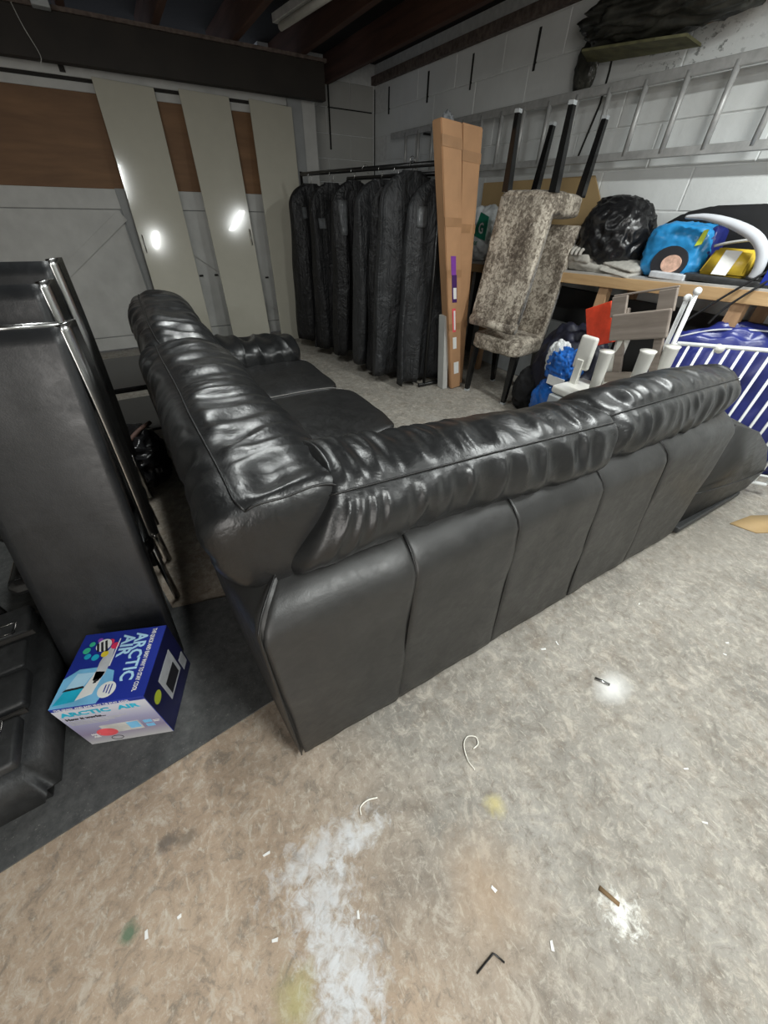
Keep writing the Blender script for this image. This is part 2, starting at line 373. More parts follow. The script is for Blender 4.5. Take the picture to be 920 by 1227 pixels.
# blocks 620 x 215 with recessed joints
bw, bh = .64, .222
z00 = 1.537-7*bh
bme = bpy.data.meshes.new('block'); bb = B((0, -.3165, -.1075), (.03, .3165, .1075), .004, None, 1); bb.to_mesh(bme); bb.free(); bme.materials.append(M['block'])
def blk(me, loc, par, rz=0, s=1):
    o = bpy.data.objects.new('block', me); C.objects.link(o); o.parent = par; o.location = loc; o.rotation_euler = (random.uniform(-.002, .002), 0, rz+random.uniform(-.002, .002)); o.scale = (1, s, 1); return o
for r in range(11):
    z = z00+(r+.5)*bh
    if z+bh/2 > ZC+.08: continue
    ph = 1.75 if (r % 2 == 0) else 1.75+bw/2
    k = -3
    while ph+(k+.5)*bw < WY:
        y0, y1 = ph+k*bw, ph+(k+1)*bw
        y1c = min(y1, WY)
        if y1c-y0 > .12 and y1 > -.4:
            blk(bme, (WX+random.uniform(-.0015, .0015), (y0+y1c)/2+random.uniform(-.003, .003), z), wr, 0, (y1c-y0)/bw)
        k += 1
bme2 = bme.copy(); bme2.materials.clear(); bme2.materials.append(M['block_back'])
for r in range(11):
    z = z00+(r+.5)*bh
    if z+bh/2 > ZC+.08: continue
    xs = [2.0, 2.64, 3.28] if r % 2 else [2.0, 2.32, 2.96, 3.28]
    for a, b in zip(xs, xs[1:]): blk(bme2, ((a+b)/2, WY, z), wb, PI/2, (b-a)/bw)
# dark open joints hanging below the wall plate
bm = bmesh.new()
for y in (5.55, 4.76, 4.07, 3.30):
    w_ = random.uniform(.008, .014); box(bm, (WX-.006, y-w_, 2.16), (WX+.02, y+w_, ZC))
tube(bm, [(WX-.002, 2.60, 2.26), (WX-.002, 2.58, 2.05), (WX-.002, 2.585, 1.9), (WX-.002, 2.66, 1.62)], .008, 5)
box(bm, (WX-.008, WY-.012, .4), (WX, WY-.002, 2.4))
box(bm, (2.665, WY-.006, 1.84), (2.685, WY+.01, 2.38)); box(bm, (2.66, WY-.004, 2.196), (3.26, WY+.01, 2.206))
st('trim_1', bm, 'crack')
st('trim_2', B((WX-.05, -2.6, 2.43), (WX+.01, WY, 2.50)), 'beam_top')
# ceiling
ce = st('ceiling', B((-2.5, -2.7, ZC+.22), (WX+.15, WY+.15, ZC+.30)), 'deck')
x = 2.66
jme = bpy.data.meshes.new('joist'); jb = B((-.028, -2.6, ZC), (.028, WY, ZC+.22), .003, None, 1); jb.to_mesh(jme); jb.free(); jme.materials.append(M['joist'])
while x > -2.4:
    o = bpy.data.objects.new('joist', jme); C.objects.link(o); o.parent = ce; o.location = (x, 0, 0); x -= .62
bt = st('trim_3', B((-2.4, 5.02, 2.105), (2.25, 5.12, ZC-.025), .004), 'beam')
o = obj('mortar_strip', B((-2.4, 5.0, ZC-.025), (2.27, 5.16, ZC-.002)), 'beam_top', bt)
# garage door (two leaves) under the beam
DY = 5.2
gd = st('door_1', B((-2.4, DY+.03, .02), (2.0, DY+.07, 2.2)), 'garage_grey')
def gp(name, x0, x1, z0, z1, mat, y=0, th=.02): return obj(name, B((x0, DY+.03-th-y, z0), (x1, DY+.03-y, z1), .002, None, 1), mat, gd)
gp('top_rail_or_glint', -2.4, 2.0, 2.065, 2.2, 'garage_white'); gp('dark_slot', -2.4, 2.0, 2.04, 2.066, 'gap', 0, .012); gp('top_rail_or_glint', -2.4, 2.0, 1.985, 2.04, 'garage_white')
gp('plywood_sheet', -2.4, 1.9, 1.38, 1.985, 'ply', 0, .012)
gp('middle_rail', -2.4, .14, 1.235, 1.38, 'garage_white'); gp('middle_rail', .24, 1.9, 1.235, 1.38, 'garage_white')
gp('lower_sheet', -2.4, .12, .15, 1.228, 'garage_white', 0, .012); gp('lower_sheet', .24, 1.9, .15, 1.228, 'garage_white', 0, .012)
gp('bottom_rail', -2.4, .12, .02, .142, 'garage_white'); gp('bottom_rail', .24, 1.9, .02, .142, 'garage_white')
gp('stile', .135, .235, .02, 1.385, 'garage_grey', 0, .026)
gp('post', 1.9, 2.05, .0, 2.2, 'garage_grey', 0, .05); gp('post', 2.05, 2.2, .0, 2.12, 'garage_white', -.02, .05)
def brace(x0, z0, x1, z1, w_=.09):
    d = Vector((x1-x0, 0, z1-z0)).normalized(); n = Vector((-d.z, 0, d.x))*w_/2; a, b = Vector((x0, DY-.003, z0)), Vector((x1, DY-.003, z1))
    bm = bmesh.new(); prism(bm, [a-n, b-n, b+n, a+n], (0, .022, 0)); obj('brace', bm, 'garage_white', gd)
brace(-.95, .46, .13, 1.19); brace(.26, 1.22, 1.55, .27)
for (x, z) in ((.70, .67), (.86, .67), (1.43, .62)):
    gp('bolt_plate', x-.02, x+.02, z-.008, z+.008, 'gap', .02, .01)
obj('electrical_box', B((.03, DY-.01, 2.08), (.07, DY+.0, 2.12)), 'gap', gd)
bm = bmesh.new(); tube(bm, spline([(-.12, 5.01, 2.36), (-.10, 5.0, 2.25), (-.06, 5.0, 2.12), (-.09, 5.02, 2.07)], 5), .003, 5)
tag(obj('hanging_wire', bm, 'gum'), 'thin wire hanging from the top of the dark beam', 'wire')
# white block against beam top left
tag(obj('junction_box', B((.0, 4.9, ZC-.04), (.11, 4.99, ZC), .006), 'crate_grey'), 'small white junction box under the joists at top left', 'junction box')
# ceiling batten light (unlit)
t_ = thing('strip_light', 'pale fluorescent strip light fixed under the ceiling joists', 'light', (1.62, 3.5, ZC))
obj('batten', B((-.03, -1.2, -.045), (.05, .75, 0), .004), 'aluminium', t_); obj('diffuser', T([(0.01, -1.15, -.065), (0.01, .7, -.065)], .022, 10), 'white_plastic', t_, True)
t_.rotation_euler = (0, 0, .12)
# floor mat
bm = bmesh.new(); prism(bm, [(-2.3, .44, .0), (-.78, .58, .0), (.10, .665, .0), (.15, 1.12, .0), (-.27, 1.22, .0), (-.50, 2.3, .0), (-2.3, 2.3, .0)], (0, 0, .006))
tag(obj('rubber_mat', bm, 'mat'), 'thin black mat on the concrete under the black case and printed box', 'mat')
# ================================================================ CORNER SOFA
sofa = thing('corner_sofa', 'large black leather corner sofa seen from behind its corner', 'sofa', (0, 0, 0))
def rbm(a, b, bev=.035): return B(a, b, bev, None, 4)
bm = bmesh.new()
box(bm, (.03, .51, .035), (1.95, .72, .705), .03, None, 4); obj('frame', bm, 'leather_back', sofa, True)
# left run outer side: panels facing -x
for (y0, y1) in ((.442, 1.25), (1.25, 2.05), (2.05, 2.98)):
    bm = bmesh.new()
    def fn(u, v, y0=y0, y1=y1):
        e = min(u, 1-u); k = min(1, e/.04); s = 1-(1-k)**2
        z = .03+v*.70; over = max(0, (v-.88)/.12)
        yy = y0+(y1-y0)*u; cr = min(1, (yy-.44)/.45); yy += (.08*over**2.4*(1-u) if y0 < .5 else 0)
        return Vector((.002-.040*cr**.7-.004*s*cr+.07*over**2.4-.010*cr*math.sin(v*PI), yy, z))
    grid(bm, fn, 24, 16)
    V = bmesh.ops.extrude_face_region(bm, geom=list(bm.faces))['geom']
    for v in [g for g in V if isinstance(g, bmesh.types.BMVert)]: v.co.x = .10; v.co.y = max(v.co.y, .56)
    bmesh.ops.recalc_face_normals(bm, faces=bm.faces)
    obj('side_panel', bm, 'leather_back', sofa, True)
# back panels along y = .44
tops = [0.0, .365, .69, 1.045, 1.40, 1.93]; bots = [.012, .342, .76, 1.20, 1.60, 2.03]
for i in range(5):
    bm = bmesh.new()
    def fn(u, v, i=i):
        e = min(u, 1-u); k = min(1, e/.03); s = 1-(1-k)**2
        x = (bots[i]+(bots[i+1]-bots[i])*u)*(1-v)+(tops[i]+(tops[i+1]-tops[i])*u)*v
        over = max(0, (v-.86)/.14); z = .028+v*.692-.006*over
        if i == 4: z -= .05*max(0, u-.5)*v
        if i == 0: x += .07*over**2.4*(1-u)**4
        y = .442-.003*s+.080*over**2.4+.006*noise.noise(Vector((x*4, z*5, i)))+.003*noise.noise(Vector((x*14, z*6, i)))
        return Vector((x, y, z))
    grid(bm, fn, 30, 26)
    V = bmesh.ops.extrude_face_region(bm, geom=list(bm.faces))['geom']
    for v in [g for g in V if isinstance(g, bmesh.types.BMVert)]: v.co.y = max(v.co.y+.004, .52)
    bmesh.ops.recalc_face_normals(bm, faces=bm.faces)
    obj('back_panel', bm, 'leather_back', sofa, True)
for i in range(1, 5):
    path = [(bots[i]*(1-v)+tops[i]*v, .4415+.080*max(0, (v-.86)/.14)**2.4, .03+.69*v) for v in [k/24 for k in range(25)]]
    obj('seam', T(path, .0022, 6), 'piping', sofa, True)
# corner seam
obj('seam', T(spline([(.002, .441, .035), (.0, .439, .35), (.0, .439, .64), (.006, .447, .692), (.035, .480, .722), (.075, .53, .738)], 6), .0025, 6), 'piping', sofa, True)
# seat bases
obj('seat_base', rbm((.18, .70, .05), (.90, 2.70, .33)), 'leather_seat', sofa, True)
obj('seat_base', rbm((.9, .70, .05), (1.95, 1.20, .33)), 'leather_seat', sofa, True)
def seatc(x0, x1, y0, y1, z0, z1, seed, dome=.02):
    bm = bmesh.new(); n = 30; hx, hy = (x1-x0)/2, (y1-y0)/2; cx, cy, cz = (x0+x1)/2, (y0+y1)/2, (z0+z1)/2; hz = (z1-z0)/2
    bmesh.ops.create_cube(bm, size=2); bmesh.ops.subdivide_edges(bm, edges=bm.edges, cuts=24, use_grid_fill=True)
    for v in bm.verts:
        q = v.co.copy(); p = 7; mx = max(abs(q.x), abs(q.y), abs(q.z)); nn = (abs(q.x)**p+abs(q.y)**p+abs(q.z)**p)**(1/p); q *= mx/nn
        z = q.z*hz
        if q.z > 0: z += dome*(1-q.x**2)*(1-q.y**2)
        s = 1+.02*noise.noise(q*2+Vector((seed, 0, 0)))
        v.co = Vector((cx+q.x*hx*s, cy+q.y*hy*s, cz+z+.006*noise.noise(Vector((q.x*4, q.y*4, seed)))))
    return bm
for k, a in enumerate(((.20, .98, .66, 1.42, .31, .45), (.20, .97, 1.43, 2.06, .31, .455), (.20, .93, 2.07, 2.68, .31, .455), (.99, 1.50, .68, 1.26, .31, .475), (1.50, 1.93, .68, 1.26, .31, .475))):
    s_ = obj('seat_cushion', seatc(*a, seed=k*3.7), 'leather_seat', sofa, True)
    if k in (0, 1, 2):
        y = a[3]-.005
        obj('stitching', T(spline([(.25, y, a[5]-.004), (.5, y, a[5]+.002), (.8, y, a[5]-.002), (.93, y, a[5]-.03)], 5), .003, 5), 'stitch', s_, True)
# armrests
bm, f = sweep(((.16, 2.80, .50), (.90, 2.78, .47)), .17, .12, (0, 1, 0), .10, 2.6, seams=(PI*.25,), seed=9, amp=.03, fr=8)
am = obj('armrest', bm, 'leather', sofa, True); obj('armrest_base', rbm((.18, 2.66, .05), (.88, 2.95, .42)), 'leather_seat', sofa, True)
prof = [(1.93, .46, .67), (2.2, .43, .565), (2.5, .42, .41), (2.79, .42, .235), (2.86, .42, .15), (2.80, .43, .03), (2.05, .46, .03)]
bm = bmesh.new(); prism(bm, prof, (0, .20, 0), .02); obj('armrest', bm, 'leather_back', sofa, True)
obj('seam', T([(1.93, .452, .29), (2.2, .430, .255), (2.55, .418, .205), (2.83, .418, .17)], .004, 6), 'piping', sofa, True)
obj('base_strip', B((2.05, .425, .015), (2.72, .60, .05), .008), 'black_plastic', sofa)
# back cushions
def cush(path, hw, hh, side, seed, seams, **kw):
    bm, f = sweep(path, hw, hh, side, seams=seams, seed=seed, **kw)
    o = obj('back_cushion', bm, 'leather', sofa, True)
    for sm in seams:
        if sm is seams[0]:
            obj('seam_piping', T([f(-.93+1.86*k/90, sm, .0045) for k in range(91)], .0022, 6), 'piping', o, True)
    return o, f
def shB1(tt, u, w_):      # slumps lower towards its outer end; slanted where it meets the corner cushion
    if w_ < 0 and u < 0: u += .055*(w_/.13)**2
    if u > 0 and w_ > 0: w_ -= .035*(u/.14)*(.6+.4*tt)
    return u, w_*(1-.08*max(0, tt)), .075*(w_/.125+.55)*max(0, -tt)**2
o, f = cush(((.085, .622, .800), (1.125, .615, .742)), .142, .118, (0, 1, 0), 1, (PI*.74,), r_end=.05, p=2.8, amp=.011, fr=17, shape=shB1)
def shB2(tt, u, w_):
    if w_ < 0 and u < 0: u += .05*(w_/.13)**2
    if u > 0 and w_ > 0: w_ -= .03*(u/.14)
    k = 1-.25*max(0, tt-.2); return u*k, w_*k
o, f = cush(((1.07, .620, .758), (1.95, .60, .745)), .140, .112, (0, 1, 0), 2, (PI*.72,), r_end=.09, p=2.6, amp=.017, fr=13, shape=shB2)
def shL1(tt, u, w_):
    e = max(0, -tt-.35)/.65; e2 = max(0, -tt-.7)/.3
    if w_ < 0 and u > 0: u -= .055*(w_/.13)**2
    if u > 0 and w_ > 0: u -= .030*e*(w_/.13)
    return u, w_-.012*e2, (.07*max(0, w_/.13)+.035*max(0, -w_/.13))*e2
# for left run: side vector = -x so angle pi*.25 is the outer top edge
o, f = cush(((.124, .515, .800), (.088, 1.64, .800)), .152, .122, (-1, 0, 0), 3, (PI*.32,), r_end=.05, p=3.0, amp=.012, fr=15, endp=.45)
# end seam across the corner end
obj('seam_piping', T([f(-.928, PI*(.32+.42*k/16), .005) for k in range(17)], .0024, 6), 'piping', o, True)
def shL2(tt, u, w_):
    if w_ < 0 and u > 0: u -= .05*(w_/.13)**2
    k = 1-.25*max(0, abs(tt)-.5); return u*k, w_*k+.008*(1-tt*tt)
o, f = cush(((.092, 1.52, .804), (.085, 2.70, .806)), .145, .125, (-1, 0, 0), 6, (PI*.33,), r_end=.12, p=2.5, amp=.02, fr=9, shape=shL2)
# castor foot at the corner
obj('foot', T([(.05, .50, .0), (.05, .50, .04)], .022, 12), 'chrome', sofa, True)
obj('foot', T([(.035, .462, .012), (.065, .462, .012)], .012, 12), 'chrome', sofa, True)
obj('foot', B((1.9, .50, 0), (1.95, .55, .04)), 'black_plastic', sofa); obj('foot', B((.0, 2.85, 0), (.05, 2.9, .04)), 'black_plastic', sofa); obj('foot', B((.8, 2.8, 0), (.85, 2.85, .06)), 'black_plastic', sofa); obj('foot', B((2.5, .52, 0), (2.56, .58, .04)), 'black_plastic', sofa)
# ================================================================ HIGH BACK CHAIRS (left)
def high_chair(label):
    t = thing('high_back_chair', label, 'chair', (0, 0, 0), 0, None)
    bm = bmesh.new(); nu, nv = 14, 30
    BL, BR, TL, TR = Vector((-.600, 1.055, .012)), Vector((-.262, .972, .012)), Vector((-.455, 1.225, 1.07)), Vector((-.178, 1.185, 1.07))
    n = Vector((-.15, -.97, .17)).normalized()
    def fn(u, v, o=0):
        p = (BL*(1-u)+BR*u)*(1-v)+(TL*(1-u)+TR*u)*v
        return p+n*(.006*(1-(2*u-1)**6)*(1-(2*v-1)**10)+.002*noise.noise(Vector((u*4, v*9, 0))))
    grid(bm, fn, nu, nv); g = bmesh.ops.extrude_face_region(bm, geom=list(bm.faces))['geom']
    for v in [q for q in g if isinstance(q, bmesh.types.BMVert)]: v.co -= n*.032
    bmesh.ops.recalc_face_normals(bm, faces=bm.faces)
    obj('backrest', bm, 'leather_slab', t, True)
    obj('top_rail_or_glint', T([TL-n*.012+Vector((0, 0, .004)), TR-n*.012+Vector((0, 0, .004))], .0075, 10), 'chrome', t, True)  # bright tube imitating the highlight along the rounded top edge
    side = [TR+Vector((.006, .0, .004)), BR*.2+TR*.8+Vector((.016, .03, 0)), BR*.45+TR*.55+Vector((.02, .075, 0)), BR*.62+TR*.38+Vector((.018, .12, 0))]
    sp = spline(side, 8); bm = bmesh.new(); a = [bm.verts.new(p) for p in sp]; b = [bm.verts.new(p+Vector((.026, .055*(1-.6*i/len(sp)), .0))) for i, p in enumerate(sp)]
    for i in range(len(sp)-1): bm.faces.new((a[i], b[i], b[i+1], a[i+1]))
    g = bmesh.ops.extrude_face_region(bm, geom=list(bm.faces))['geom']
    for v in [q for q in g if isinstance(q, bmesh.types.BMVert)]: v.co += Vector((-.012, .004, 0))
    bmesh.ops.recalc_face_normals(bm, faces=bm.faces)
    obj('side_frame', bm, 'chrome', t, True)
    obj('seat', rbm((-.60, 1.13, .37), (-.21, 1.55, .43), .03), 'black_gloss', t, True)
    for (x, y) in ((-.245, 1.27), (-.57, 1.27), (-.25, 1.52), (-.57, 1.52)):
        obj('leg', T([(x, y+.03, .38), (x, y, .008)], .0125, 10), 'chrome' if x > -.3 else 'black_metal', t, True)
    obj('bolt', T([(-.205, 1.18, .42), (-.195, 1.18, .42)], .008, 8), 'chrome', t, True)
    return t
hc = high_chair('front high-back black leatherette chair, back slab reaching the mat beside the printed box')
for dx, dy, dz, lb in ((-.028, .20, .062, 'second high-back black chair in the row, just behind the front one'), (-.012, .42, .090, 'rearmost high-back black chair of the row, its plain top highest')):
    c_ = copy_tree(hc); [bpy.data.objects.remove(q) for q in list(c_.children) if q.name.startswith('top_rail_or_glint')]; c_.location = (dx, dy, dz); c_['label'] = lb
# another black chair beyond, mostly hidden: low table behind row
t = thing('low_table', 'low black gloss table between the high-back chairs and the sofa', 'table', (-.38, 2.95, 0))
obj('tabletop', B((-.3, -.35, .42), (.30, .30, .45), .006), 'black_gloss', t)
for x in (-.27, .26):
    for y in (-.31, .26): obj('leg', B((x, y, 0), (x+.03, y+.03, .42)), 'black_metal', t)
obj('shelf', B((-.28, -.32, .15), (.28, .28, .165)), 'black_gloss', t)
t = thing('black_holdall', 'dark holdall heaped on the floor between chairs and sofa', 'bag', (-.30, 2.28, 0))
obj('body', blob((0, 0, .16), (.17, .22, .16), .25, 2.2, 5, floor=.005), 'binbag', t, True)
o = obj('strap', T(spline([(.0, -.12, .30), (.08, -.02, .325), (.14, .1, .31)], 5), .012, 8), 'brown_item', t, True); tag(o, 'brown strap')
# black chair at far left edge
t = thing('stacking_chair', 'glossy black chair with curved leg at the left edge above the case', 'chair', (-.93, 1.50, 0))
obj('seat', rbm((-.24, -.2, .40), (.2, .22, .45), .025), 'black_gloss', t, True)
obj('backrest', rbm((-.22, -.24, .45), (.2, -.19, .85), .02), 'black_gloss', t, True)
for x in (-.2, .17):
    for y in (-.19, .18): obj('leg', T(spline([(x, y, .41), (x+.02, y*1.03, .2), (x+.03, y*1.15, .01)], 4), .013, 8), 'black_gloss', t, True)
obj('armrest', T(spline([(.17, -.2, .62), (.25, -.12, .60), (.27, .05, .57), (.2, .17, .42)], 6), .012, 8), 'chrome', t, True)
# ================================================================ TOOL CASE
case = thing('tool_case', 'black moulded tool case with chrome latches beside the printed box', 'case', (-.86, .985, .006), .04)
hx, hy, H_ = .275, .325, .185
bm = bmesh.new(); hexa(bm, [(-hx, -hy, 0), (hx-.03, -hy, 0), (hx, hy, 0), (-hx, hy, 0), (-hx, -hy+.05, H_), (hx-.03, -hy+.05, H_), (hx-.015, hy-.02, H_), (-hx, hy-.02, H_)], .035)
obj('body', bm, 'black_plastic', case, True)
for (y0, y1) in ((-.27, -.13), (.17, .30)):
    obj('lid_pad', rbm((-hx+.02, y0, H_-.02), (hx-.055, y1, H_+.018), .012), 'black_plastic', case, True)
obj('lid_pad', rbm((hx-.20, -.105, H_-.02), (hx-.045, .02, H_+.022), .012), 'black_plastic', case, True)
obj('lid_pad', rbm((-hx+.02, -.12, H_-.02), (hx-.25, .16, H_+.012), .012), 'black_plastic', case, True)
obj('handle', rbm((hx-.21, .04, H_-.02), (hx-.06, .15, H_+.012), .010), 'black_plastic', case, True)
obj('seam', B((-hx+.05, -.128, H_+.002), (hx-.04, -.122, H_+.02)), 'gap', case); obj('seam', B((-hx+.05, .163, H_+.002), (hx-.04, .168, H_+.02)), 'gap', case)
for y in (-.16, .20):
    l = obj('latch', B((hx-.145, y-.025, H_+.016), (hx-.095, y+.025, H_+.022), .002), 'black_plastic', case)
    obj('latch_wire', T([(hx-.085, y-.022, H_+.026), (hx-.085, y+.022, H_+.026), (hx-.135, y+.022, H_+.026), (hx-.135, y-.022, H_+.026)], .0018, 6, True), 'chrome', l, True)
# ================================================================ PRINTED COOLER BOX
pb = thing('printed_box', 'blue and white printed cardboard box of a small air cooler on the mat', 'box', (-.395, .864, .006), math.radians(-20.8))
W2, D2, HB = .118, .114, .245
obj('carton', B((-W2, -D2, 0), (W2, D2, HB), .0015, None, 1), 'boxblue', pb)
obj('front_print', B((-W2+.001, -D2-.0006, .002), (W2-.001, -D2, HB-.014)), 'boxgrey', pb)
obj('side_print', B((W2, -D2+.001, .002), (W2+.0006, D2-.001, HB-.002)), 'boxdark', pb)
ex, ey, ez = Vector((1, 0, 0)), Vector((0, 1, 0)), Vector((0, 0, 1))
def top(x, y, dz=.001): return frame4((x, y, HB+dz), -ey, ex)
text('ARCTIC', .050, top(.038, D2-.018), 'boxice', pb, 'title_lettering', bold=.0012, xs=.88); text('AIR', .050, top(.002, D2-.020), 'boxice', pb, 'title_lettering', bold=.0012, xs=.95)

text('THE QUICK AND EASY WAY TO STAY COOL', .0165, top(.082, D2-.008), 'paper', pb, bold=.0003, xs=.60)
def disc(c, r, nrm, th=.0006, n=24, sx=1, sy=1):
    bm = bmesh.new(); nrm = Vector(nrm); a = ex if abs(nrm.x) < .5 else ey; b = nrm.cross(a); prism(bm, [Vector(c)+(a*math.cos(2*PI*k/n)*sx+b*math.sin(2*PI*k/n)*sy)*r for k in range(n)], nrm*th); return bm
def lines(m4, n, wd, h, gap, mat):
    bm = bmesh.new()
    for k in range(n): box(bm, (0, -k*gap, 0), (wd*(1-.12*k), -k*gap+h, .0005), 0, m4)
    return obj('fine_print', bm, mat, pb)
def poly(pts, z, d): bm = bmesh.new(); prism(bm, [(*p, z) for p in pts], (0, 0, d)); return bm
obj('picture', poly([(-W2+.001, -D2+.001), (-.002, -D2+.001), (.020, -.055), (.012, -.022), (-.03, -.005), (-.085, -.005), (-W2+.001, -.03)], HB, .0005), 'boxcyan', pb)
cool = obj('cooler_picture', poly([(-.06, -.098), (-.022, -.085), (-.012, -.022), (-.038, -.018)], HB+.0006, .0004), 'paper', pb)
obj('cooler_front_picture', poly([(-.112, -.105), (-.06, -.100), (-.052, -.062), (-.098, -.066)], HB+.0006, .0004), 'dot_teal', pb)
obj('cooler_top_picture', poly([(-.098, -.062), (-.054, -.058), (-.040, -.020), (-.085, -.018)], HB+.0006, .0004), 'boxice', pb)
obj('cooler_top_picture', poly([(-.103, -.069), (-.098, -.0625), (-.054, -.058), (-.050, -.064)], HB+.0009, .0004), 'print_dark', pb)
obj('cooler_slot', poly([(-.032, -.055), (-.024, -.053), (-.023, -.042), (-.030, -.043)], HB+.001, .0004), 'print_dark', pb)
obj('mist_picture', poly([(-.036, -.045), (-.022, -.050), (-.010, -.03), (-.008, .01), (-.012, .050), (-.020, .064), (-.030, .045), (-.038, .01)], HB+.0006, .0004), 'tray', pb)
obj('badge', disc((.013, -.078, HB+.0006), .023, ez), 'paper', pb); lines(frame4((.022, -.064, HB+.0014), -ey, ex), 3, .028, .003, .008, 'boxblue')
for k, (dx, dy, mt, r) in enumerate(((-.03, .02, 'dot_red', .010), (-.012, .005, 'dot_red', .011), (-.032, -.02, 'dot_yellow', .010), (-.055, -.028, 'dot_teal', .010), (-.078, -.022, 'dot_teal', .009), (-.088, -.002, 'dot_green', .010), (-.08, .018, 'dot_green', .008), (-.062, .03, 'dot_purple', .007), (-.045, .01, 'paper', .021))):
    obj('colour_dot', disc((dx-.002, dy+.056, HB+.0006+.0002*k), r, ez), mt, pb)
lines(frame4((-.048, .080, HB+.003), (.35, -.94, 0), (.94, .35, 0)), 3, .040, .006, .011, 'print_dark')
lines(top(-.008, D2-.030), 1, .09, .003, .01, 'paper')
def front(x, z, d=.0012): return frame4((x, -D2-d, z), ex, ez)
text('THE QUICK AND EASY WAY TO STAY COOL', .0115, front(-W2+.01, HB-.012, .0004), 'paper', pb, xs=.80); text('ARCTIC  AIR', .030, front(-W2+.012, HB-.048), 'dot_teal', pb, 'title_lettering', bold=.001, xs=1.17)
text('How it works...', .016, front(-W2+.012, HB-.072), 'print_dark', pb, bold=.0006)
lines(front(-W2+.012, HB-.082), 4, .15, .0018, .007, 'gum')
obj('front_picture', B((-.05, -D2-.0012, .060), (.055, -D2-.0005, .115), .0), 'gum', pb); obj('front_picture', disc((-.045, -D2-.001, .070), .028, -ey, sy=.9), 'redprint', pb)
obj('front_picture', B((.022, -D2-.0018, .072), (.052, -D2-.001, .112)), 'boxcyan', pb)
for z in (.065, .092): obj('front_picture', B((.066, -D2-.0014, z), (.088, -D2-.0006, z+.017)), 'boxcyan', pb)
lines(front(.092, .10), 2, .018, .003, .008, 'paper'); text('HOT\nAIR', .015, front(-.09, .06), 'paper', pb, xs=.8, bold=.0003)
obj('front_ring', T([(-.035+.016*math.cos(a), -D2-.001, .025+.013*math.sin(a)) for a in [2*PI*k/20 for k in range(20)]], .0009, 5, True), 'print_dark', pb)
obj('side_picture', B((W2+.0006, -.045, .07), (W2+.0012, .06, .19)), 'tray', pb); obj('side_picture', B((W2+.0012, -.03, .08), (W2+.0018, .045, .14)), 'print_dark', pb)
obj('side_picture', B((W2+.0006, .07, .04), (W2+.0012, .105, .10)), 'tray', pb); obj('side_badge', disc((W2+.0008, -.08, .165), .020, ex), 'lime', pb)
# ================================================================ LEANING DOORS
def lean_door(label, xb, xt, w_, yt=5.13, yb=4.84, zt=2.07, hx=None):
    t = thing('wardrobe_door', label, 'door panel', (xb, yb, 0), 0, 'cream gloss wardrobe doors')
    lean = math.atan2(yt-yb, zt); L = math.hypot(yt-yb, zt); sh = (xt-xb)
    M4 = Matrix.Rotation(-lean, 4, 'X') @ Matrix.Rotation(math.atan2(sh, L), 4, 'Y')
    obj('panel', B((0, 0, .004), (w_, .018, L), .002, M4, 1), 'door_gloss', t)
    if hx is not None:
        z0 = hx[1]; obj('handle', T([M4 @ Vector(p) for p in ((hx[0], 0, z0), (hx[0], -.025, z0+.01), (hx[0], -.025, z0+.13), (hx[0], 0, z0+.14))], .005, 8), 'chrome', t, True)
    return t
lean_door('leftmost cream gloss wardrobe door leaning on the garage door', .16, .235, .45, hx=(.03, .92))
lean_door('middle cream gloss wardrobe door leaning, brown plywood on both sides', .835, .885, .43, hx=(.40, .97))
lean_door('rightmost cream gloss wardrobe door leaning, beside the black garment bags', 1.40, 1.50, .42)
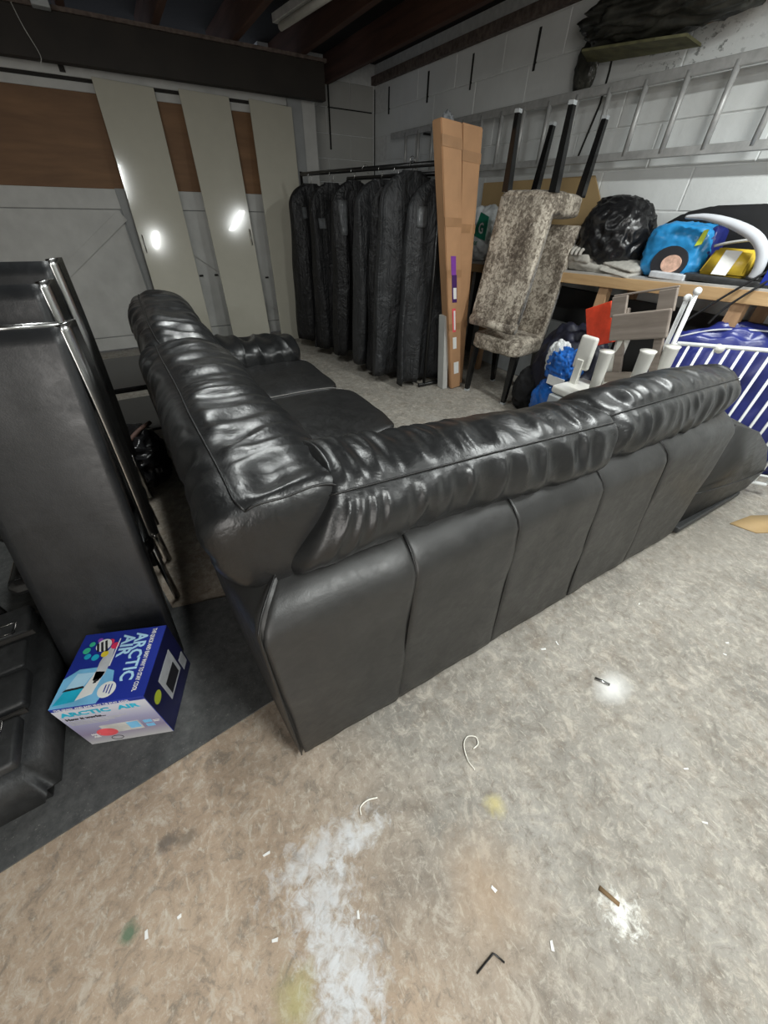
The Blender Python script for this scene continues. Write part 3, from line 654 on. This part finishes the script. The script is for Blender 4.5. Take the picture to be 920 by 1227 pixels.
# ================================================================ GARMENT RACK + BAGS
RA, RB = Vector((1.76, 4.62, 1.53)), Vector((2.085, 2.765, 1.54))
t = thing('garment_rack', 'black metal clothes rail carrying the row of garment bags', 'clothes rail', (0, 0, 0))
obj('rail', T([RA, RB], .016, 10), 'black_metal', t, True); o2 = Vector((.16, 0, -.04)); obj('rail', T([RA+o2+(RB-RA)*.28, RB+o2+(RB-RA)*.05], .014, 10), 'black_metal', t, True)
for P_ in (RA, RB): obj('upright', T([P_+Vector((0, 0, .02)), (P_.x, P_.y, .02)], .014, 10), 'black_metal', t, True); obj('foot', T([(P_.x-.06, P_.y, .02), (P_.x+.30, P_.y, .02)], .016, 8), 'black_metal', t, True)
obj('crossbar', T([RB, RB+o2+(RB-RA)*.05], .012, 8), 'black_metal', t, True)
def gbag(label, y, mat, w_=.56, top=1.47, bot=.10, d=.055, seed=0, rz=0, win=None, dx=0, group=None):
    k = (RA.y-y)/(RA.y-RB.y); X0 = RA.x+(RB.x-RA.x)*k+dx
    t = thing('garment_bag', label, 'garment bag', (X0, y, 0), rz, 'garment bags on the rail')
    bm = bmesh.new(); nz, nf = 34, 40; rows = []; off = Vector((seed*3.3, 0, 0))
    def P_(v, ph):
        z = bot+(top-bot)*v; s = 1-v                         # s = distance from the top
        sh = max(.10, 1-(1-s/.13)**2)**.5 if s < .13 else 1
        wd = w_/2*sh*(.80+.22*(1-v)**.8); dd = d*(.45+.9*math.sin(min(1, s*2.2)*PI/2))*(1 if v > .04 else .7)
        c_, s_ = math.cos(ph), math.sin(ph); q = (abs(c_)**3+abs(s_)**3)**(-1/3)
        x = wd*c_*q; yy = dd*s_*q
        fold = (.022+.045*(1-v))*noise.noise(Vector((c_*3.2, s_*.6, v*1.1))+off)*(1 if s > .05 else 0)
        return Vector((x+.02*noise.noise(Vector((v*3, 0, 1))+off), yy+fold*(1 if s_ < 0 else .3)*2, z+(.02*noise.noise(Vector((x*6, 2, 2))+off) if v < .05 else 0)))
    for i in range(nz+1): rows.append([bm.verts.new(P_(1-(1-i/nz)**1.8, 2*PI*k/nf)) for k in range(nf)])
    for i in range(nz):
        for k in range(nf): bm.faces.new((rows[i][k], rows[i][(k+1) % nf], rows[i+1][(k+1) % nf], rows[i+1][k]))
    bm.faces.new(rows[0][::-1]); bm.faces.new(rows[-1]); bmesh.ops.recalc_face_normals(bm, faces=bm.faces)
    obj('cover', bm, mat, t, True)
    obj('hook', T([(0, 0, top-.01)]+[(.022*math.sin(a), 0, top+.055-.022*math.cos(a)) for a in [PI*k/6 for k in range(2, 11)]], .0022, 6), 'chrome', t, True)
    if win:
        wx, wz, ww, wh = win; bm = bmesh.new()
        def wp(u, v):
            vz = (wz+wh*(v-.5)-bot)/(top-bot); tx = wx+ww*(u-.5)
            ph = min((-PI+PI*j/60 for j in range(61)), key=lambda q: abs(P_(vz, q).x-tx)); pp = P_(vz, ph); return Vector((tx, pp.y-.006, pp.z))
        grid(bm, wp, 6, 6); bmesh.ops.solidify(bm, geom=list(bm.faces), thickness=.003); obj('clear_window', bm, 'clear', t, True)
    obj('zip', T([(.02, P_(v, -PI/2).y-.003, bot+(top-bot)*v) for v in [j/20 for j in range(1, 19)]], .0025, 5), 'piping', t)
    return t
gbag('leftmost black garment bag on the rail, small bright window', 4.46, 'bag_black', .60, 1.46, .10, .08, 1, .12, (-.14, 1.24, .05, .09))
gbag('second black garment bag from the left on the rail', 4.10, 'bag_black', .56, 1.46, .08, .06, 2, .05, (-.15, 1.17, .07, .08))
gbag('black garment bag with a pale grey oblong patch near its top', 3.78, 'bag_black', .54, 1.47, .09, .07, 3, .10, (-.14, 1.22, .10, .24))
gbag('charcoal garment bag, leftmost of the greyer ones', 3.42, 'bag_grey', .60, 1.47, .09, .07, 5, .12)
gbag('dark narrow garment bag between two charcoal ones', 3.24, 'bag_black', .50, 1.46, .07, .04, 6, -.05)
gbag('broad charcoal garment bag hanging highest on the rail', 3.07, 'bag_grey', .64, 1.51, .07, .06, 7, .02)
gbag('charcoal garment bag with clear window, nearest the tall cartons', 2.85, 'bag_grey', .52, 1.46, .04, .05, 8, -.06, (-.13, 1.25, .10, .12), .03)
# chrome hanger hooks without bags
hg = [tag(obj('coat_hanger', T([(x_+.03*math.cos(a), y_, 1.56-.03+.03*math.sin(a)+0) for a in [PI*k/8 for k in range(-2, 9)]], .003, 6), 'chrome', None, True), lb, 'hanger', 'empty hooks on the rail') for (x_, y_, lb) in ((1.93, 3.60, 'chrome hanger hook at the middle of the rail'), (2.03, 3.06, 'chrome hanger hook near the cartons end of the rail'))]
# ================================================================ TALL CARTONS
def carton(label, x0t, x1t, x0b, x1b, yt, yb, zt, dt=.12, yb1=None):
    t = thing('tall_carton', label, 'carton', ((x0b+x1b)/2, yb, 0)); o0 = Vector(t.location)
    bm = bmesh.new(); hexa(bm, [Vector(p)-o0 for p in ((x0b, yb, .004), (x1b, yb+.02, .004), (x1b+.03, yb+dt, .004), (x0b+.03, yb+dt, .004), (x0t, yt, zt), (x1t, yt+.01, zt-.01), (x1t+.02, yt+dt, zt), (x0t+.02, yt+dt, zt))], .006)
    obj('carton_body', bm, 'card', t)
    def at(u, v, d=-.004):
        b = Vector((x0b, yb, .004)).lerp(Vector((x1b, yb+.02, .004)), u); tp = Vector((x0t, yt, zt)).lerp(Vector((x1t, yt+.01, zt-.01)), u); return b.lerp(tp, v)+Vector((0, d, 0))-o0
    def sticker(name, u0, u1, v0, v1, mat, d=-.004):
        bm = bmesh.new(); prism(bm, [at(u0, v0, d), at(u1, v0, d), at(u1, v1, d), at(u0, v1, d)], (0, .003, 0)); return obj(name, bm, mat, t)
    return t, sticker, at
t, stk, at = carton('tall brown carton with purple and white stickers, left of the pair', 1.895, 2.07, 2.265, 2.395, 2.58, 2.58, 1.72)
for v in (.93, .70, .52, .30): stk('tape', 0, 1, v, v+.03, 'card_edge', -.003)
stk('purple_label', .30, .62, .53, .60, 'purple'); stk('purple_label', .32, .66, .42, .53, 'purple_dark', -.0045)
stk('paper_label', .40, .62, .435, .48, 'paper', -.006); stk('red_label', .30, .56, .29, .395, 'redprint'); stk('paper_label', .40, .52, .30, .385, 'paper', -.0055)
stk('paper_label', .30, .60, .21, .265, 'paper'); stk('paper_label', .34, .78, .08, .14, 'paper')
t, stk, at = carton('plain tall brown carton, right of the pair beside the velvet chairs', 2.08, 2.26, 2.385, 2.465, 2.60, 2.64, 1.715, .10)
for v in (.90, .68, .30): stk('tape', 0, 1, v, v+.03, 'card_edge', -.003)
bm = bmesh.new(); hexa(bm, [(2.20, 2.62, .003), (2.25, 2.62, .003), (2.25, 2.70, .003), (2.20, 2.70, .003), (2.13, 2.62, .62), (2.18, 2.62, .62), (2.18, 2.70, .62), (2.13, 2.70, .62)])
tag(obj('white_board_offcut', bm, 'garage_white'), 'narrow white board end standing left of the tall cartons', 'board')
bm = blob((2.03, 2.70, 1.62), (.05, .05, .14), .3, 3, 3); tag(obj('clear_plastic_wrap', bm, 'clear', None, True), 'crumpled clear plastic hanging at the top of the cartons', 'plastic wrap')
# ================================================================ WORKBENCH
BX = 2.86
def bz(y): return .918+(3.15-y)*.0405
bn = thing('workbench', 'long pine-framed workbench against the white block wall', 'workbench', (BX, 2.0, 0))
def sl(x0, x1, y0, y1, t0, t1, ox=BX, oy=2.0):
    bm = bmesh.new(); hexa(bm, [(x0-ox, y0-oy, bz(y0)-t1), (x1-ox, y0-oy, bz(y0)-t1), (x1-ox, y1-oy, bz(y1)-t1), (x0-ox, y1-oy, bz(y1)-t1), (x0-ox, y0-oy, bz(y0)-t0), (x1-ox, y0-oy, bz(y0)-t0), (x1-ox, y1-oy, bz(y1)-t0), (x0-ox, y1-oy, bz(y1)-t0)], .002); return bm
obj('worktop', sl(BX-.005, WX-.01, .35, 3.75, 0, .014), 'bench_top', bn); obj('front_rail', sl(BX-.02, BX+.03, .35, 3.75, .012, .075), 'pine', bn)
obj('back_rail', sl(WX-.07, WX-.02, .35, 3.75, .014, .09), 'pine', bn)
for y in (.985, 1.80, 2.93, 3.65):
    z = bz(y)-.075; obj('leg', B((BX-BX+.0, y-2.0-.035, 0), (.05, y-2.0+.035, z)), 'pine_leg', bn)
    obj('leg', B((.36, y-2.0-.03, 0), (.41, y-2.0+.03, z)), 'pine_leg', bn)
    obj('cross_rail', B((.05, y-2.0-.02, .30), (.36, y-2.0+.02, .36)), 'pine_leg', bn)
# under the bench: dark sheet added to darken the wall, and a pale panel
tag(obj('dark_filler_sheet', B((3.20, .40, .006), (3.25, 3.5, .80), .003), 'dark_filler'), 'added dark sheet that darkens the wall beneath the workbench', 'board')
tag(obj('grey_panel', B((3.10, 1.75, .004), (3.15, 3.3, .56), .003), 'crate_grey'), 'pale grey panel standing low under the workbench behind the velvet chairs', 'panel')
# plywood behind the chair legs
bm = bmesh.new(); pl = [(3.235, 3.60, .935), (3.235, 2.36, .965), (3.262, 2.33, 1.38), (3.270, 2.44, 1.515), (3.270, 3.66, 1.50)]; prism(bm, pl, (.010, 0, 0)); tag(obj('hardboard_sheet', bm, 'board_tan'), 'tan hardboard sheet standing on the bench behind the chair legs', 'board')
# ================================================================ LADDER
lad = thing('ladder', 'long aluminium ladder hung sideways along the white block wall', 'ladder', (0, 0, 0)); LX = 3.19
k_ = LX/3.1
def lz(z): return 1.3+(z-1.3)*k_
zt_, zb_ = lz(1.93), lz(1.592)
obj('stile', B((LX-.012, -.3, zt_-.028), (LX+.018, 5.30, zt_+.022), .004), 'aluminium', lad); obj('stile', B((LX-.012, -.3, zb_-.022), (LX+.018, 5.30, zb_+.022), .004), 'aluminium', lad)
y = 1.64*k_-5*.253
while y < 5.2: obj('rung', T([(LX, y, zb_), (LX, y, zt_)], .017, 10), 'aluminium', lad, True); y += .253
for yy in (.5, 4.6):
    for z in (zt_-.04, zb_-.04): obj('hook', B((LX-.02, yy-.01, z-.01), (WX-.002, yy+.01, z+.008)), 'black_metal', lad)
# ================================================================ VELVET CHAIRS
def velvet_chair(label, loc, M3):
    t = thing('dining_chair', label, 'chair', loc, 0, 'crushed velvet dining chairs')
    R = M3.to_4x4(); w2 = .225
    sb = seatc(-w2-.01, w2+.01, -.20, .20, .375, .505, 2.2, .012)
    sb.transform(R); obj('seat', sb, 'velvet', t, True)
    bm = bmesh.new(); th = .075
    prof = [(.13, .40), (.135, .55), (.155, .8), (.175, 1.05), (.19, 1.17), (.215, 1.215), (.255, 1.215), (.275, 1.18), (.262, 1.10), (.235, .9), (.215, .65), (.20, .40)]
    sp = []
    for p in prof: sp.append(Vector((-w2, p[0], p[1])))
    prism(bm, sp, (2*w2, 0, 0), .012)
    bmesh.ops.subdivide_edges(bm, edges=[e for e in bm.edges if e.calc_length() > .3], cuts=5, use_grid_fill=True)
    bm.transform(R); obj('backrest', bm, 'velvet', t, True)
    bm = bmesh.new(); bm2 = T([(-w2-.004, .245, 1.185), (w2+.004, .245, 1.185)], .040, 18); bm2.transform(R); bm.free(); obj('top_roll', bm2, 'velvet', t, True)
    for x in (-w2+.025, w2-.025):
        for (y, y2) in ((-.165, -.185), (.165, .215)):
            bm = bmesh.new(); s = .027; e = .017
            hexa(bm, [(x-e, y2-e, 0), (x+e, y2-e, 0), (x+e, y2+e, 0), (x-e, y2+e, 0), (x-s, y-s, .39), (x+s, y-s, .39), (x+s, y+s, .39), (x-s, y+s, .39)], .002); bm.transform(R); lg = obj('leg', bm, 'black_gloss', t)
            bm = B((x-e-.001, y2-e-.001, -.002), (x+e+.001, y2+e+.001, .016)); bm.transform(R); obj('foot_glide', bm, 'crate_grey', lg)
    return t
a = math.radians(-79.4)
velvet_chair('upright crushed velvet dining chair at the bottom, standing on its black legs', (2.61, 2.34, 0), Matrix.Rotation(a, 3, 'Z'))
Rb = Matrix((Vector((.14, -.99, 0)), Vector((-.99, -.14, 0)), Vector((0, 0, -1)))).transposed()
Rb = Matrix.Rotation(math.radians(3), 3, 'Y') @ Rb
velvet_chair('upside-down crushed velvet dining chair balanced on the other, black legs in the air', (2.67, 2.345, 1.775), Rb @ Matrix.Diagonal((.92, 1, 1)))
# ================================================================ THINGS ON THE BENCH
t = thing('carrier_bag', 'white carrier bag with green logo on the bench behind the cartons', 'bag', (3.04, 3.30, bz(3.3)))
obj('bag_body', blob((0, 0, .21), (.12, .22, .21), .16, 2.6, 8, 2.4, floor=.002), 'white_bag', t, True)
Rf = frame4((-.135, -.09, .22), (-.15, -1, 0), (0, 0, 1))
bm = bmesh.new(); prism(bm, [Rf @ Vector(p) for p in ((-.10, -.02, .0), (.10, -.05, .0), (.11, .12, .0), (-.02, .15, .0))], (-.006, 0, 0)); obj('green_print', bm, 'green', t)
text('G', .11, Rf @ Matrix.Translation((-.02, .0, .008)), 'paper', t, 'logo_lettering', bold=.002); text('nor', .060, Rf @ Matrix.Translation((-.10, -.09, .004)), 'green', t, 'logo_lettering', bold=.0006)
t = thing('bin_bag', 'shiny black bin bag heaped on the bench against the white wall', 'bag', (3.05, 1.98, bz(1.98)))
obj('bag_body', blob((0, .0, .20), (.19, .24, .22), .15, 2.2, 12, 2.3, floor=.002, ridge=.6, fine=.02), 'binbag', t, True)
obj('gathered_top', blob((0.02, .06, .38), (.10, .14, .05), .25, 3, 4, 2.2, 4), 'binbag', t, True)
tow = thing('folded_towel', 'folded grey towel lying on the bench in front of the bin bag', 'towel', (2.97, 1.93, bz(1.93)))
for k, (a0, a1, zc, r) in enumerate((((0, .27, .05), (0, -.20, .02), .035, .045), ((-.03, .26, .09), (-.01, .05, .075), .0, .038), ((.03, -.02, .075), (-.01, -.29, .045), 0, .022), ((.0, -.02, .045), (-.03, -.29, .018), 0, .018))):
    bm, f = sweep((a0, a1), .09 if k < 2 else .10, r, (1, 0, .15), .03, 2.4, seed=20+k, amp=.012, fr=12, nt=40, nf=28)
    obj('fold', bm, 'towel', tow, True)
for k in range(4):
    obj('ridge', T(spline([(-.12, .24-.035*k, .09), (-.10, .24-.035*k, .125), (0, .235-.035*k, .135), (.07, .23-.035*k, .11)], 4), .012, 8), 'towel', tow, True)
t = thing('blue_bag', 'bright blue plastic bag with round dark picture patch on the bench', 'bag', (3.03, 1.50, bz(1.5)))
obj('bag_body', blob((0, 0, .135), (.11, .19, .145), .12, 2.6, 21, 3.5, floor=.002), 'blue_bag', t, True)
obj('navy_edge', blob((.035, -.16, .14), (.09, .045, .13), .1, 3, 22, 3., 4, floor=.002), 'navy', t, True)
ringf = frame4((-.122, -.03, .085), (0, -1, 0), (.12, 0, 1))
bm = bmesh.new(); prism(bm, [ringf @ Vector((.105*math.cos(a), max(-.072, .085*math.sin(a)), 0)) for a in [2*PI*k/28 for k in range(28)]], (.012, 0, 0)); obj('dark_patch', bm, 'print_dark', t)
bm = bmesh.new(); prism(bm, [ringf @ Vector((.02+.058*math.cos(a), -.005+.045*math.sin(a), .006)) for a in [2*PI*k/28 for k in range(28)]], (.008, 0, 0)); obj('round_picture', bm, 'pink', t)
bm = bmesh.new(); prism(bm, [ringf @ Vector(p) for p in ((.10, .09, .0), (.13, .10, 0), (.13, .17, 0), (.11, .165, 0))], (.01, 0, 0)); obj('green_print', bm, 'lime', t)
tag(obj('shallow_tray', rbm((2.855, 1.32, bz(1.4)+.001), (2.91, 1.53, bz(1.4)+.035), .006), 'tray'), 'shallow pale grey tray at the bench edge below the blue bag', 'tray')
# bouncer / car seat
t = thing('baby_seat', 'black baby seat with a pale curved rim, on the bench at right', 'baby seat', (3.06, 1.15, bz(1.15)))
def L3(x, y, z): return Vector((x-3.06, y-1.15, z-bz(1.15)))
hood = [(3.10, 1.72, 1.24), (3.09, 1.60, 1.31), (3.09, 1.45, 1.345), (3.09, 1.2, 1.355), (3.09, .9, 1.33), (3.09, .75, 1.2), (3.09, .72, 1.02), (3.10, 1.6, 1.02)]
bm = bmesh.new(); prism(bm, [L3(*p) for p in hood], (.12, 0, 0), .02); obj('hood', bm, 'black_fabric', t, True)
arc = spline([L3(2.90, 1.47, 1.29), L3(2.89, 1.36, 1.292), L3(2.88, 1.22, 1.268), L3(2.87, 1.09, 1.225), L3(2.87, 1.02, 1.17), L3(2.88, .995, 1.10), L3(2.89, 1.0, 1.045)], 6)
bm = bmesh.new(); n = len(arc); V = []
for i, p in enumerate(arc):
    s = .008+.019*math.sin(min(1, (i+1)/n*1.15)*PI*.62); tn = (arc[min(i+1, n-1)]-arc[max(i-1, 0)]).normalized(); nn = tn.cross(Vector((1, 0, 0))).normalized()
    V.append([bm.verts.new(p+nn*s*math.cos(q)+Vector((1, 0, 0))*.022*math.sin(q)) for q in [2*PI*k/12 for k in range(12)]])
for i in range(n-1):
    for k in range(12): bm.faces.new((V[i][k], V[i][(k+1) % 12], V[i+1][(k+1) % 12], V[i+1][k]))
bm.faces.new(V[0]); bm.faces.new(V[-1]); bmesh.ops.recalc_face_normals(bm, faces=bm.faces); obj('curved_rim', bm, 'silver_rim', t, True)
obj('base', rbm(tuple(L3(2.87, .78, bz(1.15)+.002)), tuple(L3(3.2, 1.34, bz(1.15)+.035)), .01), 'black_plastic', t, True)
obj('strap', T(spline([L3(2.93, .92, 1.12), L3(2.84, .98, 1.04), L3(2.80, 1.10, .90), L3(2.76, 1.17, .80)], 6), .006, 6), 'black_fabric', t, True)
obj('strap', T(spline([L3(2.93, .90, 1.08), L3(2.83, .95, 1.0), L3(2.80, 1.02, .90), L3(2.78, 1.05, .82)], 6), .006, 6), 'black_fabric', t, True)
t = thing('yellow_packet', 'yellow packet with a white label lying inside the baby seat', 'packet', (2.94, 1.165, bz(1.15)+.036))
bm = bmesh.new(); hexa(bm, [(-.045, -.112, 0), (.05, -.112, 0), (.05, .118, 0), (-.045, .118, 0), (-.01, -.105, .125), (.06, -.105, .125), (.06, .09, .125), (-.01, .09, .125)], .012); obj('packet_body', bm, 'yellow', t, True)
bm = bmesh.new(); prism(bm, [(-.048, -.035, .006), (-.048, .04, .006), (-.015, .035, .118), (-.015, -.045, .118)], (-.003, 0, 0)); obj('paper_label', bm, 'paper', t)
obj('twist', T(spline([(.02, .12, .13), (.02, .05, .15), (.02, -.03, .165), (.02, -.06, .16)], 5), .008, 6), 'gum', t, True)
t = thing('blue_box', 'royal blue carton at the right edge of the bench', 'box', (2.90, .83, bz(.83)))
obj('carton', B((-.03, -.12, .0), (.10, .12, .11), .003), 'boxblue', t)
# ================================================================ JUNK IN FRONT OF THE BENCH
t = thing('blue_tarp_bag', 'big navy blue woven plastic bag behind the white gate', 'bag', (2.97, .80, 0), math.radians(31.5))
obj('bag_body', blob((0, .0, .40), (.09, .52, .42), .16, 2.2, 31, 3.2, floor=.003, ridge=.6), 'navy', t, True)
obj('zip_edge', T(spline([(-.04, .42, .74), (-.04, .25, .80), (-.04, 0, .82), (-.04, -.3, .82)], 6), .005, 6), 'tray', t, True)
t = thing('black_laundry_bag', 'dark navy bag slumped on the floor right of the velvet chairs', 'bag', (2.62, 1.72, 0))
bm = bmesh.new()
obj('bag_body', blob((.02, .0, .33), (.19, .27, .36), .22, 2.0, 41, 2.2, floor=.003), 'navy_dark', t, True)
obj('slumped_side', blob((-.02, .22, .16), (.17, .16, .19), .2, 2.0, 42, 2.1, floor=.003), 'black_fabric', t, True)
tag(obj('red_folder', B((2.52, 1.45, .62), (2.56, 1.62, .86), .004, Matrix.Translation((2.54, 1.53, .74)) @ Matrix.Rotation(-.45, 4, 'X') @ Matrix.Translation((-2.54, -1.53, -.74))), 'red'), 'bright red plastic sheet poking up behind the grey wooden slats', 'folder')
t = thing('blue_polythene_bag', 'crumpled blue and white polythene bag left of the white table legs', 'bag', (2.40, 1.62, 0))
obj('bag_body', blob((0, -.02, .47), (.07, .12, .12), .35, 2.4, 51, 2.3, ridge=.7, fine=.04), 'blue_poly', t, True)
obj('white_part', blob((.02, .055, .50), (.06, .085, .12), .3, 2.6, 52, 2.3), 'white_bag', t, True)
obj('paper_label', B((-.075, -.10, .36), (-.065, .03, .42)), 'paper', t)
obj('lower_part', blob((.0, .0, .19), (.09, .15, .19), .2, 2, 53, 2.4, floor=.003), 'blue_poly', t, True)
# storage crate supporting the upturned table
tag(obj('storage_crate', rbm((2.13, .98, .004), (2.42, 1.47, .385), .012), 'crate_grey'), 'grey crate hidden behind the sofa carrying the upturned white table', 'crate')
t = thing('upturned_table', 'small white plastic table upside down with four stubby legs up', 'table', (2.28, 1.20, .39))
obj('tabletop', rbm((-.14, -.27, .0), (.16, .27, .05), .015), 'white_plastic', t, True)
def cone(p0, p1, r0, r1): return T([p0, Vector(p0)+(Vector(p1)-Vector(p0))*.5, Vector(p0)+(Vector(p1)-Vector(p0))*.96, p1], r0, 16, False, r1)
for (x, y, h) in ((-.09, .02, .315), (-.09, -.19, .37), (.12, .07, .36), (.12, -.20, .37)):
    o = obj('leg', cone((x, y, .04), (x-.01, y+.005, h), .026, .040), 'white_plastic', t, True)
obj('side_panel', rbm((-.0, .165, .14), (.035, .275, .335), .016), 'white_plastic', t, True); obj('side_post', B((-.01, .20, .03), (.02, .245, .2), .004), 'white_plastic', t)
# grey washed folding chair
t = thing('folding_chair', 'grey-washed wooden folding chair standing behind the white table legs', 'chair', (2.36, 1.185, .0))
def gb(name, a, b, bev=.004): return obj(name, B(a, b, bev), 'greywood', t)
gb('backrest', (-.02, -.145, .735), (.0, .165, .875), .008)
for y in (-.15, .095): gb('slat_end', (-.012, y, .86), (.008, y+.085, .965)); 
for y in (-.12, .085): gb('side_rail', (.0, y, .08), (.025, y+.045, .90))
gb('crossbar', (-.005, -.17, .50), (.02, .17, .56)); gb('crossbar', (.0, -.15, .965), (.012, .18, .975)); gb('seat', (.03, -.15, .42), (.30, .15, .45))
for y in (-.17, .15): gb('leg', (.27, y, .08), (.295, y+.025, .44))
for ch in t.children:
    ch.matrix_local = Matrix.Translation((0, 0, .8)) @ Matrix.Rotation(-.28, 4, 'X') @ Matrix.Translation((0, 0, -.80+.02))
# white poles and shelves behind
t = thing('white_airer', 'white metal clothes airer with round-capped poles behind the grey slats', 'airer', (2.585, 1.09, 0))
for (a, b) in (((0, -.02, 0), (-.02, .0, .99)), ((.03, .03, 0), (.01, .045, .95))):
    p = obj('pole', T([a, b], .012, 10), 'white_metal', t, True); obj('pole_cap', blob(b, (.02, .02, .02), 0, 1, 0, 2, 3), 'white_metal', p, True)
for z in (.60, .70, .78): obj('shelf_bar', rbm((.22, -.16, z-.06), (.30, .06, z-.035), .006), 'white_metal', t, True)
for y in (-.22, -.1): obj('upright', T([(.26, y*.7, 0), (.26, y*.7, .74)], .010, 8), 'white_metal', t, True)
obj('knob', blob((.25, -.06, .76), (.03, .03, .02), .1, 2, 1, 2, 3), 'gum', t, True)
# white stair gate leaning
t = thing('stair_gate', 'white metal stair gate leaning on the blue bag beyond the sofa', 'gate', (0, 0, 0))
GT0, GD = Vector((2.66, 1.13, .715)), Vector((.62, -.78, 0)).normalized(); GB0 = Vector((2.60, 1.02, .015))
GT0 = Vector((2.60, 1.08, .73)); GD = Vector((.52, -.85, .055)).normalized(); dn = Vector((-.135, -.02, -.70))
Lg = .80
obj('top_rail_or_glint', T([GT0, GT0+GD*Lg], .011, 10), 'white_metal', t, True); obj('bottom_rail', T([GT0+dn, GT0+dn+GD*Lg], .011, 10), 'white_metal', t, True)
obj('lower_rail', T([GT0+dn*.93, GT0+dn*.93+GD*Lg], .007, 10), 'white_metal', t, True)
k = 0.
while k <= Lg: obj('bar', T([GT0+GD*k, GT0+dn+GD*k], .0075 if k > .01 else .010, 8), 'white_metal', t, True); k += .0615
obj('hinge_cap', T([GT0+GD*.20+Vector((-.012, -.012, -.01)), GT0+GD*.20+Vector((.012, .012, -.01))], .022, 16), 'white_plastic', t, True)
# ================================================================ STUFF TUCKED UNDER THE JOISTS
t = thing('plastic_sheeting', 'crumpled grey dusty plastic sheeting stuffed above the ladder', 'sheeting', (3.04, 2.2, 2.12))
obj('sheet', blob((.06, -.10, .10), (.15, .58, .12), .35, 1.8, 61, 2.2, ridge=.6, fine=.02), 'foil', t, True)
obj('hanging_flap', blob((.16, .50, -.04), (.025, .09, .13), .3, 2.4, 62, 2.2, 4, fine=.02), 'foil', t, True)
bm = bmesh.new(); prism(bm, [(3.02, 2.62, 2.11), (3.0, 2.1, 2.06), (3.05, 1.95, 2.055), (3.22, 1.95, 2.04), (3.22, 2.70, 2.09)], (0, 0, .012)); tag(obj('olive_board', bm, 'olive'), 'olive board jutting out under the dusty plastic sheeting', 'board')
bm = bmesh.new(); prism(bm, [(2.95, 1.95, 2.17), (2.95, 1.60, 2.20), (3.26, 1.60, 2.17), (3.26, 1.98, 2.13)], (0, 0, .05)); tag(obj('cardboard_flap', bm, 'card'), 'brown cardboard flap at the top right under the joists', 'cardboard')
# ================================================================ DEBRIS
def deb(name, bm, mat, label, cat): return tag(obj(name, bm, mat, None, True), label, cat)
deb('cable_tie', T(spline([(.437, .155, .003), (.435, .185, .004), (.45, .222, .006), (.475, .235, .006), (.498, .222, .005), (.492, .203, .004), (.470, .200, .004)], 6), .0018, 6), 'fluff', 'white cable tie loop on the concrete in front of the sofa', 'cable tie')
deb('string', T(spline([(.092, .232, .003), (.098, .248, .003), (.122, .252, .004), (.150, .243, .003)], 6), .0018, 6), 'fluff', 'short curl of cream string on the concrete near the sofa corner', 'string')
deb('hex_key', T([(.185, -.140, .003), (.236, -.137, .003), (.2385, -.140, .003), (.249, -.160, .003)], .002, 6), 'black_metal', 'small L-shaped hex key on the concrete near the bottom edge', 'hex key')
bm = bmesh.new(); prism(bm, [(.535, -.195, 0), (.545, -.192, 0), (.560, -.235, 0), (.552, -.238, 0)], (0, 0, .004)); deb('wood_chip', bm, 'sliver', 'brown sliver of wood on the concrete at lower right', 'wood chip')
bm = bmesh.new(); prism(bm, [(1.0, .150, 0), (1.008, .154, 0), (1.032, .112, 0), (1.024, .108, 0)], (0, 0, .006)); deb('metal_clip', bm, 'chrome', 'small metal clip on the white spot of the concrete', 'clip')
bm = bmesh.new(); prism(bm, [(2.42, .33, 0), (2.60, .305, 0), (2.80, .20, 0), (2.70, .10, 0), (2.46, .22, 0)], (0, 0, .006)); deb('cardboard_scrap', bm, 'board_tan', 'torn brown cardboard scrap on the floor at the right edge', 'cardboard')
random.seed(3)
for k in range(16):
    x = random.uniform(-.5, 1.6); y = random.uniform(-.3, .38)-max(0, x-.8)*.05; a = random.uniform(0, PI); l = random.uniform(.004, .010); wq = random.uniform(.0015, .004)
    if x < 0: y = min(y, .35)
    d = Vector((math.cos(a), math.sin(a), 0)); n = Vector((-d.y, d.x, 0)); p = Vector((x, y, 0))
    bm = bmesh.new(); prism(bm, [p-d*l-n*wq, p+d*l-n*wq*.5, p+d*l*.8+n*wq, p-d*l*.9+n*wq], (0, 0, .002))
    tag(obj('paint_flake', bm, 'paper'), 'tiny white flake scattered on the bare concrete in front of the sofa', 'flake', 'white flakes on the concrete')
